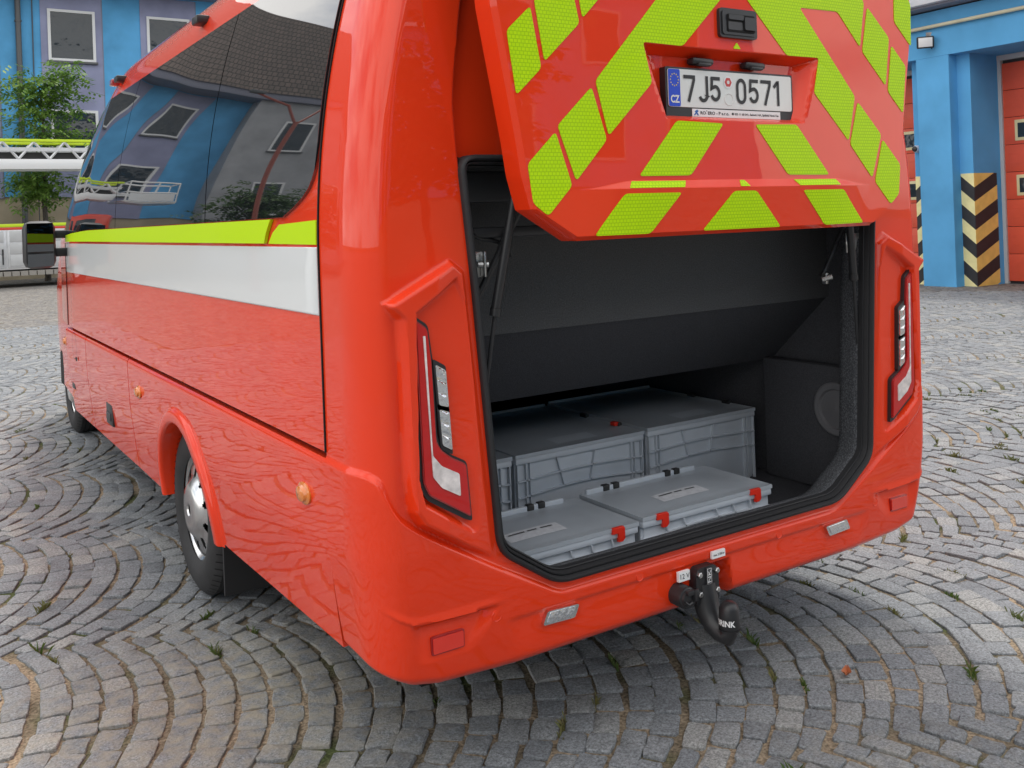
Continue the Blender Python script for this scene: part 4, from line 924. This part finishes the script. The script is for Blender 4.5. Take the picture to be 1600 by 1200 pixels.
# paving farther off, where single stones can no longer be told apart
q = MB(); ring = []
n = 96
for k in range(n):
    a = 2 * math.pi * k / n; rr = 18.5
    ring.append([(CX + rr * math.cos(a), CY + rr * math.sin(a), -.003), (CX + 120 * math.cos(a), CY + 120 * math.sin(a), -.003)])
q.grid(np.array(ring + [ring[0]]))
cnt = {}
for c in cells: kk = (math.floor(c[0] / .4), math.floor(c[1] / .4)); cnt[kk] = cnt.get(kk, 0) + 1
have = set(kk for kk, v in cnt.items() if v >= 9)
for i in range(-52, 48):
    for j in range(-52, 48):
        if (i, j) in have or math.hypot(i * .4 + .2 - CX, j * .4 + .2 - CY) > 18.9: continue
        if -2 <= i <= 1 and 3 <= j <= 17: continue
        n_ = len(q.v); q.v += [(i * .4, j * .4, -.0045), (i * .4 + .4, j * .4, -.0045), (i * .4 + .4, j * .4 + .4, -.0045), (i * .4, j * .4 + .4, -.0045)]; q.f.append((n_, n_ + 1, n_ + 2, n_ + 3)); q.m.append(0)
o = q.build('far_paving', 'far_granite', ground, smooth=False); tag(o, kind='stuff')
# sand fillets, weeds and litter in the joints
wv, wf, wtone = [], [], []
wet = [c for c in cells if c[3] < 9]
random.shuffle(wet)
for c in wet[:1500]:
    pa = math.sin(c[0] * 1.3 + 2) * math.sin(c[1] * 1.1 + .5)
    if random.random() > .30 + .45 * pa + (.2 if c[0] > -.6 else -.1): continue
    th = c[2]; er = Vector((GV.x * math.cos(th) + HV.x * math.sin(th), GV.y * math.cos(th) + HV.y * math.sin(th)))
    et = Vector((-er.y, er.x)); bx, by = c[0] + er.x * PIT * .5 * math.cos(th), c[1] + er.y * PIT * .5 * math.cos(th)
    tn = random.random(); nb = random.randint(8, 40); big = random.random() ** 2
    for b in range(nb):
        s_ = random.gauss(0, .022); px, py = bx + et.x * s_ + random.gauss(0, .004), by + et.y * s_ + random.gauss(0, .004); a = random.uniform(0, 6.28); l = random.uniform(.012, .026 + .03 * big); wd = random.uniform(.0016, .004)
        ca, sa = math.cos(a), math.sin(a); n = len(wv); le = random.uniform(.3, 1.0)
        wv += [(px - sa * wd, py + ca * wd, -.010), (px + sa * wd, py - ca * wd, -.010), (px + ca * l * le * .5 + sa * wd * .7, py + sa * l * le * .5 - ca * wd * .7, -.006 + l * .6), (px + ca * l * le, py + sa * l * le, -.006 + l * (1.1 - .4 * le))]
        wf.append((n, n + 1, n + 2, n + 3)); wtone += [min(1, max(0, tn * .8 + random.uniform(-.2, .3)))] * 4
me = bpy.data.meshes.new('joint_weeds'); me.from_pydata(wv, [], wf); me.materials.append(MATS['weed']); at = me.attributes.new('tone', 'FLOAT', 'POINT'); at.data.foreach_set('value', wtone)
o = bpy.data.objects.new('joint_weeds', me); COL.objects.link(o); o.parent = ground; tag(o, kind='stuff')

mat('dry_leaf', (.42, .13, .05), .7)
for i, (x, y, lb) in enumerate(((.466, -.123, 'small dry orange leaf lying on the grey cobbles behind the bus'),)):
    if not lb: continue
    q = MB(); a = .6 + i; P = []
    for u in np.linspace(0, 1, 7):
        wd = .016 * math.sin(math.pi * (.08 + .88 * u)); P.append([(x + math.cos(a) * (u - .5) * .055 - math.sin(a) * v * wd, y + math.sin(a) * (u - .5) * .055 + math.cos(a) * v * wd, .008 + .012 * abs(v) + .010 * (u - .5) ** 2 * 4) for v in (-1, -.5, 0, .5, 1)])
    q.grid(np.array(P)); o = q.build('fallen_leaf', 'dry_leaf'); tag(o, lb, 'leaf')
# ------------------------------------------------------------------ garage building on the right
GX = 14.28
GB = empty('fire_station_garage', (GX, 8.4, 0), 'light blue garage with red sectional doors and hazard striped pillars', 'garage')
ya, yb_ = 8.18, 8.85; bayw = 4.0; D1, D2 = .25, 1.05
def pillar(y0, y1):
    q = MB(); q.box(GX, GX + D2 + .5, y0, y1, -.03, 4.30, 0, .01); q.build('pillar', 'wall_blue', GB, smooth=False)
    q = MB(); q.box(GX + D1, GX + D2 + .4, y0 - .26, y0 + .002, -.03, 4.30); q.box(GX + D1, GX + D2 + .4, y1 - .002, y1 + .26, -.03, 4.30); q.build('inner_pier', 'wall_blue', GB, smooth=False)
    def chev(fn, wd, rise, m, zz=2.09):
        k = 0; z = -.26; hgt = .261
        while z < zz:
            pl = [(0, z), (wd, z + rise), (wd, z + rise + hgt), (0, z + hgt)]
            # clip to 0 .. zz
            out = []
            for lim, sg in ((0.0, 1), (zz, -1)):
                src = pl if not out else out; out = []
                for i in range(len(src)):
                    a, b = src[i], src[(i + 1) % len(src)]; ia = (a[1] - lim) * sg >= 0; ib = (b[1] - lim) * sg >= 0
                    if ia: out.append(a)
                    if ia != ib: t = (lim - a[1]) / (b[1] - a[1]); out.append((a[0] + (b[0] - a[0]) * t, lim))
                if len(out) < 3: break
            if len(out) >= 3:
                q = MB(); q.prism(out, fn, 0.0, .004); q.build('hazard_stripe', m if k % 2 == 0 else 'hazard_black', GB, smooth=False)
            z += hgt; k += 1
    # stripes fall towards the arris of each inner pier
    yc = y0 - .26
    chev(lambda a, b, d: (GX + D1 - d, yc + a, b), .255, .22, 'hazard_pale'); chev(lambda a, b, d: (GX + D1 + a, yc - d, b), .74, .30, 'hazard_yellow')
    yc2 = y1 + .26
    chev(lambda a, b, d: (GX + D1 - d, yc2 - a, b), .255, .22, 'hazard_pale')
for k in (-2, -1, 0, 1, 2): pillar(ya + k * 4.55, yb_ + k * 4.55)
q = MB(); q.box(GX, GX + 1.6, -2.5, 22, 4.30, 5.15); q.build('lintel_beam', 'wall_blue', GB, smooth=False)
q = MB(); q.box(GX + D2 + .5, GX + 9, -2.5, 22, -.03, 5.15); q.build('wall', 'wall_blue', GB, smooth=False)
q = MB(); q.box(GX - .30, GX + 1.5, -2.6, 22.1, 5.18, 5.26); q.build('soffit', 'eave_grey', GB, smooth=False)
q = MB(); q.box(GX - .42, GX - .28, -2.6, 22.1, 5.22, 5.62, 0, .02); q.build('fascia', 'fascia_white', GB)
q = MB(); q.box(GX - .30, GX + 9, -2.6, 22.1, 5.6, 5.7); q.build('roof', 'zinc', GB, smooth=False)
q = MB(); q.tube([(GX - .06, -2.5, 4.86), (GX - .06, 22, 4.86)], .035, 10); q.build('gas_pipe', 'pipe_cream', GB)
for k in range(-2, 3):
    y1 = ya + k * 4.55 - .26; y0 = yb_ + (k - 1) * 4.55 + .26; xd = GX + D2 + .10
    q = MB(); q.box(xd - .02, xd + .12, y1 - .07, y1 - .003, 0, 4.20); q.box(xd - .02, xd + .12, y0 + .003, y0 + .07, 0, 4.20); q.box(xd - .02, xd + .12, y0, y1, 4.20, 4.297); q.build('door_frame', 'frame_grey', GB, smooth=False)
    dr = MB().box(xd + .06, xd + .12, y0 + .05, y1 - .05, .0, 4.2).build('garage_door', 'hazard_black', GB, smooth=False)
    zc = .05
    for j in range(8):
        z1 = zc + .512
        q = MB(); q.box(xd + .02, xd + .07, y0 + .072, y1 - .072, zc, z1 - .008, 0, .006)
        for rz in (.17, .34): q.box(xd + .016, xd + .024, y0 + .072, y1 - .072, zc + rz - .004, zc + rz + .004)
        q.build('door_panel', 'door_red', dr)
        if j in (3, 5):
            n = 4; ww = (y1 - y0 - .5) / n
            for i in range(n):
                yy = y1 - .28 - i * ww; q = MB(); q.box(xd + .008, xd + .03, yy - ww + .18, yy, zc + .06, zc + .45, 0, .01); q.build('window_frame', 'frame_cream', dr)
                q = MB(); q.box(xd + .004, xd + .012, yy - ww + .24, yy - .06, zc + .12, zc + .39); q.build('window_pane', 'glass_house', dr, smooth=False)
        zc = z1
# floodlight and camera on the garage wall
FLT = empty('floodlight', (GX, 8.62, 4.55), 'small square floodlight on a bracket high on the blue garage pillar', 'floodlight')
q = MB(); q.box(GX - .26, GX - .18, 8.50, 8.80, 4.50, 4.72, 0, .02); q.build('housing', 'plastic_black', FLT)
q = MB(); q.box(GX - .266, GX - .258, 8.53, 8.77, 4.53, 4.70, 0, .003); q.build('lens', 'label_white', FLT)
q = MB(); q.box(GX - .2, GX - .002, 8.52, 8.56, 4.66, 4.72); q.box(GX - .03, GX - .002, 8.46, 8.62, 4.60, 4.78); q.build('bracket', 'steel', FLT)
q = MB(); q.tube([(GX - .1, 8.55, 4.52), (GX - .06, 8.5, 4.42), (GX - .02, 8.46, 4.36), (GX - .01, 8.48, 4.30)], .01, 6); q.build('cable', 'plastic_black', FLT)
FLT.rotation_euler = (0, R_(-12), R_(38))
CMR = empty('security_camera', (GX + D1, 9.03, 2.6), 'white and black dome security camera beside the blue garage pillar', 'camera')
q = MB(); q.lathe([(-.0, .07), (-.10, .07), (-.13, .055)], (GX + D1, 9.02, 2.62), 'x', 20); q.build('housing', 'fascia_white', CMR)
q = MB(); q.lathe([(-.12, .056), (-.15, .045), (-.165, .02), (-.167, .001)], (GX + D1, 9.02, 2.62), 'x', 20); q.build('lens', 'plastic_black', CMR)

# ------------------------------------------------------------------ building behind: blue facade, grey wing
FY = 37.2
BB = empty('station_building', (0, FY, 0), 'long blue rendered building with violet window bays and brown tiled roof', 'building')
q = MB(); q.box(-10.2, 20, FY, FY + 10, 3.05, 11.0); q.build('wall', 'wall_blue', BB, smooth=False)
q = MB(); q.box(-10.2, 20, FY + .06, FY + 10, -.03, 3.05); q.build('plinth', 'wall_beige', BB, smooth=False)
q = MB(); q.box(-26, -10.2, FY - 1.2, FY + 10, -.03, 11.0); q.build('grey_wing', 'wall_grey', BB, smooth=False)
q = MB(); q.box(-26.5, 20.3, FY - 1.5, FY + .6, 10.9, 11.35, 0, .05); q.build('eaves', 'eave_grey', BB)
q = MB(); q.add([(-26.6, FY - 1.6, 11.3), (20.4, FY - 1.6, 11.3), (20.4, FY + 4.6, 18.2), (-21.5, FY + 4.6, 18.2)], [(0, 1, 2, 3)]); q.add([(-26.6, FY - 1.6, 11.3), (-21.5, FY + 4.6, 18.2), (-26.6, FY + 11, 11.3)], [(0, 1, 2)]); q.add([(-26.6, FY + 11, 11.3), (-21.5, FY + 4.6, 18.2), (20.4, FY + 4.6, 18.2), (20.4, FY + 11, 11.3)], [(0, 1, 2, 3)])
q.build('roof', 'roof_tiles', BB, smooth=False)
def window(x0, x1, z0, z1, y, m='frame_white'):
    q = MB(); t = .10
    q.box(x0, x1, y - .05, y + .02, z0, z0 + t); q.box(x0, x1, y - .05, y + .02, z1 - t, z1); q.box(x0, x0 + t, y - .05, y + .02, z0 + t, z1 - t); q.box(x1 - t, x1, y - .05, y + .02, z0 + t, z1 - t)
    f_ = q.build('window', m, BB, smooth=False)
    q = MB(); q.box(x0 + t, x1 - t, y - .025, y - .005, z0 + t, z1 - t); q.build('pane', 'glass_house', f_, smooth=False)
    q = MB(); q.box(x0 - .05, x1 + .05, y - .14, y, z0 - .08, z0 - .002); q.build('sill', 'zinc', f_, smooth=False)
for k in range(-4, 5):
    xc = 3.68 + k * 3.56
    if xc < -9.2 or xc > 19: continue
    q = MB(); q.box(xc - 1.07, xc + 1.07, FY - .03, FY + .02, 3.0, 10.85); q.build('window_bay', 'wall_violet', BB, smooth=False)
    window(xc - .83, xc + .83, 8.15, 10.1, FY - .03); window(xc - .83, xc + .83, 4.35, 6.3, FY - .03)
    q = MB(); q.box(xc + 1.07, xc + 1.11, FY - .012, FY + .02, 3.05, 10.85); q.build('wall_joint', 'eave_grey', BB, smooth=False)
for xc in (-12.6, -16.0, -19.4, -23): window(xc - .7, xc + .7, 7.7, 9.7, FY - 1.2); window(xc - .7, xc + .7, 3.4, 5.6, FY - 1.2)
for xc in (4.0, 7.6): window(xc - .9, xc + .9, .9, 1.9, FY + .05, 'frame_grey')
q = MB(); q.tube([(1.86, FY - .12, .3), (1.86, FY - .12, 10.9)], .10, 12)
for z in (2, 4.5, 7, 9.5): q.tube([(1.86, FY - .12, z), (1.86, FY - .12, z + .06)], .125, 12)
q.build('drainpipe', 'zinc', BB)
q = MB(); q.tube([(2.35, FY - .03, 10.8), (2.33, FY - .03, 6), (2.36, FY - .03, .5)], .02, 6); q.build('lightning_cable', 'zinc', BB)

YB = empty('added_sky_block_building', (0, -24, 0), 'unseen blue two storey building added behind the viewpoint to cut reflected sky', 'building')  # out of view, added to keep bright sky out of the tailgate's reflections
q = MB(); q.box(-26, 26, -33, -24, 2.6, 10); q.build('wall', 'wall_blue', YB, smooth=False)
q = MB(); q.box(-26, 26, -33, -24.05, -.03, 2.6); q.build('plinth', 'wall_beige', YB, smooth=False)
q = MB(); q.add([(-27, -23.4, 10), (27, -23.4, 10), (27, -29, 14), (-27, -29, 14)], [(0, 1, 2, 3)]); q.build('roof', 'roof_tiles', YB, smooth=False)
for k in range(-6, 7):
    for z in (3.4, 6.8):
        f_ = MB().box(k * 3.7 - .85, k * 3.7 + .85, -24.02, -23.96, z, z + 1.9).build('window', 'frame_white', YB, smooth=False)
        MB().box(k * 3.7 - .75, k * 3.7 + .75, -23.98, -23.95, z + .1, z + 1.8).build('pane', 'glass_house', f_, smooth=False)
# ------------------------------------------------------------------ ladder fire engine
TYF = 31.2
FT = empty('ladder_truck', (0, TYF, 0), 'white and red fire engine with an aluminium turntable ladder along its top', 'fire engine')
q = MB(); q.box(-3.4, 6.0, TYF + .05, TYF + 2.45, .55, 1.97, 0, .02); q.build('body', 'truck_white', FT)
q = MB(); q.box(-3.4, 6.0, TYF + .02, TYF + .10, 1.88, 1.98, 0, .01); q.build('lime_band', 'truck_lime', FT)
q = MB(); q.box(-3.4, 6.0, TYF + .03, TYF + .10, 1.795, 1.875, 0, .01); q.build('red_band', 'truck_red', FT)
x = -3.3
for wd in (1.3, 1.5, 1.25, 1.0, 1.68, 1.2, 1.0):
    f_ = MB().box(x, x + wd - .04, TYF + .015, TYF + .06, .60, 1.79, 0, .01).build('locker_frame', 'alu', FT)
    for j in range(3):
        MB().box(x + .06, x + wd - .10, TYF, TYF + .03, .66 + j * .375, .66 + j * .375 + .355, 0, .01).build('shutter_panel', 'shutter', f_)
    q = MB(); q.box(x + wd - .16, x + wd - .12, TYF - .02, TYF + .01, .72, 1.2); q.build('handle', 'plastic_black', f_)
    x += wd
nb_ = 40
for k in range(nb_):
    MB().box(-3.4 + 9.4 * k / nb_, -3.4 + 9.4 * (k + 1) / nb_ - .03, TYF - .25, TYF + .35, .36, .50).build('step_board', 'truck_step', FT, smooth=False)
q = MB(); q.box(-5.6, 6.0, TYF + .5, TYF + 2.0, .35, .6); q.build('chassis', 'truck_dark', FT, smooth=False)
for xw in (-4.9, 3.9, 5.2):
    for yy in (TYF + .25, TYF + 2.25):
        q = MB(); q.lathe([(-.15, .3), (-.15, .46), (-.12, .5), (.12, .5), (.15, .46), (.15, .3), (.15, .01)], (xw, yy, .5), 'y', 24); q.lathe([(-.15, .3), (-.10, .24), (-.10, .01)], (xw, yy, .5), 'y', 24, 1); q.build('wheel', ['tyre', 'shutter'], FT)
q = MB(); q.box(-6.1, -3.5, TYF, TYF + 2.5, .6, 2.95, 0, .12); cb_ = q.build('cab', 'truck_red', FT)
q = MB(); q.box(-5.5, -4.7, TYF - .01, TYF + .05, 1.75, 2.7, 0, .01); q.box(-4.5, -3.75, TYF - .01, TYF + .05, 1.75, 2.7, 0, .01); q.box(-6.12, -6.05, TYF + .2, TYF + 2.3, 1.6, 2.7, 0, .01); q.build('cab_window', 'glass_house', cb_)
# ladder: lower box girder, truss, lime top rail
q = MB()
for yy in (TYF + .7, TYF + 1.7):
    q.box(-6.0, 8.0, yy - .12, yy + .12, 3.72, 4.05, 0, .02)
q.build('ladder_girder', 'truck_white', FT)
q = MB()
for yy in (TYF + .62, TYF + 1.78): q.box(-6.0, 8.0, yy - .05, yy + .05, 4.60, 4.69, 0, .01)
q.build('ladder_rail', 'truck_lime', FT)
q = MB()
for yy in (TYF + .62, TYF + 1.78):
    q.box(-6, 8, yy - .04, yy + .04, 4.30, 4.42); xx = -6
    while xx < 7.9:
        q.tube([(xx, yy, 4.05), (xx + .45, yy, 4.6)], .045, 6); q.tube([(xx + .45, yy, 4.6), (xx + .9, yy, 4.05)], .045, 6); xx += .9
q.build('ladder_truss', 'alu', FT)
q = MB(); q.box(-5.9, 7.9, TYF + .8, TYF + 1.6, 4.08, 4.28); q.build('ladder_inner', 'truck_dark', FT)
q = MB(); q.box(3.6, 5.2, TYF + .5, TYF + 1.9, 1.97, 3.7, 0, .1); q.build('turntable', 'truck_white', FT)
q = MB()
for zz in (3.7, 4.2, 4.75):
    q.tube([(-6.2, TYF + .3, zz), (-8.0, TYF + .3, zz), (-8.0, TYF + 2.2, zz), (-6.2, TYF + 2.2, zz), (-6.2, TYF + .3, zz)], .04, 6)
for xx in (-6.2, -7.1, -8.0):
    for yy in (TYF + .3, TYF + 2.2): q.tube([(xx, yy, 3.7), (xx, yy, 4.75)], .035, 6)
q.box(-8.0, -6.2, TYF + .3, TYF + 2.2, 3.62, 3.70); q.box(-7.9, -6.3, TYF + .26, TYF + .30, 3.75, 4.15); q.build('basket', 'truck_white', FT)

# ------------------------------------------------------------------ trees and lamp post
def tree(name, loc, h, cr, n, m, label, trunk=1.9, seed=1, ll=.34, lw=.05, group=None):
    rnd = random.Random(seed); r = empty(name, loc, label, 'tree', group); ox, oy, oz = loc
    q = MB(); q.tube([(ox, oy, oz - .05), (ox + .03, oy, oz + trunk * .5), (ox - .02, oy + .02, oz + trunk), (ox + .04, oy, oz + h * .55), (ox, oy, oz + h * .86)], [.11, .09, .08, .06, .02], 8)
    tips = []
    for k in range(26):
        a = rnd.uniform(0, 6.28); z0 = trunk + (h * .85 - trunk) * rnd.random() ** 1.1; p0 = Vector((ox, oy, oz + z0)); rr = cr * rnd.uniform(.45, 1.0) * (1 - .5 * abs((z0 - trunk) / (h - trunk) - .35))
        p1 = p0 + Vector((math.cos(a) * rr * .5, math.sin(a) * rr * .5, rr * .45)); p2 = p0 + Vector((math.cos(a) * rr, math.sin(a) * rr, rr * rnd.uniform(.3, .75)))
        q.tube([p0, p1, p2], [.032, .02, .008], 5); tips += [(p0.lerp(p1, .6), .3), (p1, .5), (p1.lerp(p2, .5), .6), (p2, .7)]
    q.build('trunk', 'bark', r, angle=60)
    V, F, T = [], [], []
    for k in range(n):
        c, sp = tips[rnd.randrange(len(tips))]; b = c + Vector((rnd.gauss(0, .30), rnd.gauss(0, .30), rnd.gauss(0, .26))) * (cr / 1.5)
        a = rnd.uniform(0, 6.28); dr = rnd.uniform(-.9, .15); d = Vector((math.cos(a), math.sin(a), dr)).normalized(); s_ = d.cross(Vector((rnd.gauss(0, .4), rnd.gauss(0, .4), 1))).normalized()
        t0 = min(1, max(0, .5 + rnd.gauss(0, .25))); L_ = ll * rnd.uniform(.7, 1.2)
        for j in range(6):      # leaflets in pairs along the stalk
            q0 = b + d * L_ * (j // 2 + .6) / 3; sd = 1 if j % 2 else -1; e = (s_ * sd + d * .75 + Vector((0, 0, -.25))).normalized(); wv_ = e.cross(Vector((0, 0, 1)) + d * .2).normalized() * lw * .5; ln = L_ * .42
            i = len(V); V += [q0, q0 + e * ln * .45 + wv_, q0 + e * ln, q0 + e * ln * .45 - wv_]; F.append((i, i + 1, i + 2, i + 3)); T += [t0] * 4
    me = bpy.data.meshes.new('crown'); me.from_pydata([tuple(v - Vector(loc)) for v in V], [], F); me.materials.append(MATS[m]); at = me.attributes.new('tone', 'FLOAT', 'POINT'); at.data.foreach_set('value', T)
    o = bpy.data.objects.new('crown', me); COL.objects.link(o); o.parent = r
    return r
tree('ash_tree', (2.25, 34.6, 0), 7.7, 1.75, 1350, 'leaf_ash', 'young ash tree with feathery leaves rising behind the ladder truck', 2.7, 3, .48, .10)
tree('street_tree', (-9.5, 27.5, 0), 4.2, 1.7, 700, 'leaf_dark', 'low dark tree beside the cab of the fire engine', 1.2, 5, .5, .12, 'dark trees seen in the windows')
tree('street_tree', (-12.2, 29.0, 0), 4.6, 2.0, 800, 'leaf_dark', 'low dark tree before the grey wing', 1.2, 6, .5, .12, 'dark trees seen in the windows')
tree('street_tree', (-14.6, 28.0, 0), 3.8, 1.6, 600, 'leaf_dark', 'smallest dark tree farthest along the grey wing', 1.0, 8, .5, .12, 'dark trees seen in the windows')
for i, (x, y, h_) in enumerate(((-9, -18, 8), (-1, -20, 9.5), (8, -17, 7.5))):
    tree('street_tree', (x, y, 0), h_, 3.2, 500, 'leaf_dark', ('broad dark tree across the yard before the blue wall', 'tallest dark tree across the yard', 'shortest dark tree across the yard by the garage side')[i], 2.2, 20 + i, .9, .26, 'trees across the yard')
LP = empty('street_lamp', (-7.6, 21, 0), 'red brown street lamp with two curved arms seen in the bus windows', 'street lamp')
q = MB(); q.tube([(-7.6, 21, 0), (-7.6, 21, 2.5), (-7.6, 21, 6.4)], [.10, .08, .06], 10); q.build('post', 'pole_red', LP)
for sx in (-1, 1):
    q = MB(); q.tube([(-7.6, 21, 6.3), (-7.6 + sx * .5, 21, 7.0), (-7.6 + sx * 1.6, 21, 7.35)], .04, 8); a_ = q.build('arm', 'pole_red', LP); q = MB(); q.box(-7.6 + sx * 1.6 - .25, -7.6 + sx * 1.6 + .25, 20.9, 21.1, 7.30, 7.42, 0, .03); q.build('lamp_head', 'zinc', a_)
print('SCENE objects', len(bpy.data.objects), 'cells', len(cells), 'tris', sum(len(p.vertices) - 2 for o in bpy.data.objects if o.type == 'MESH' for p in o.data.polygons))
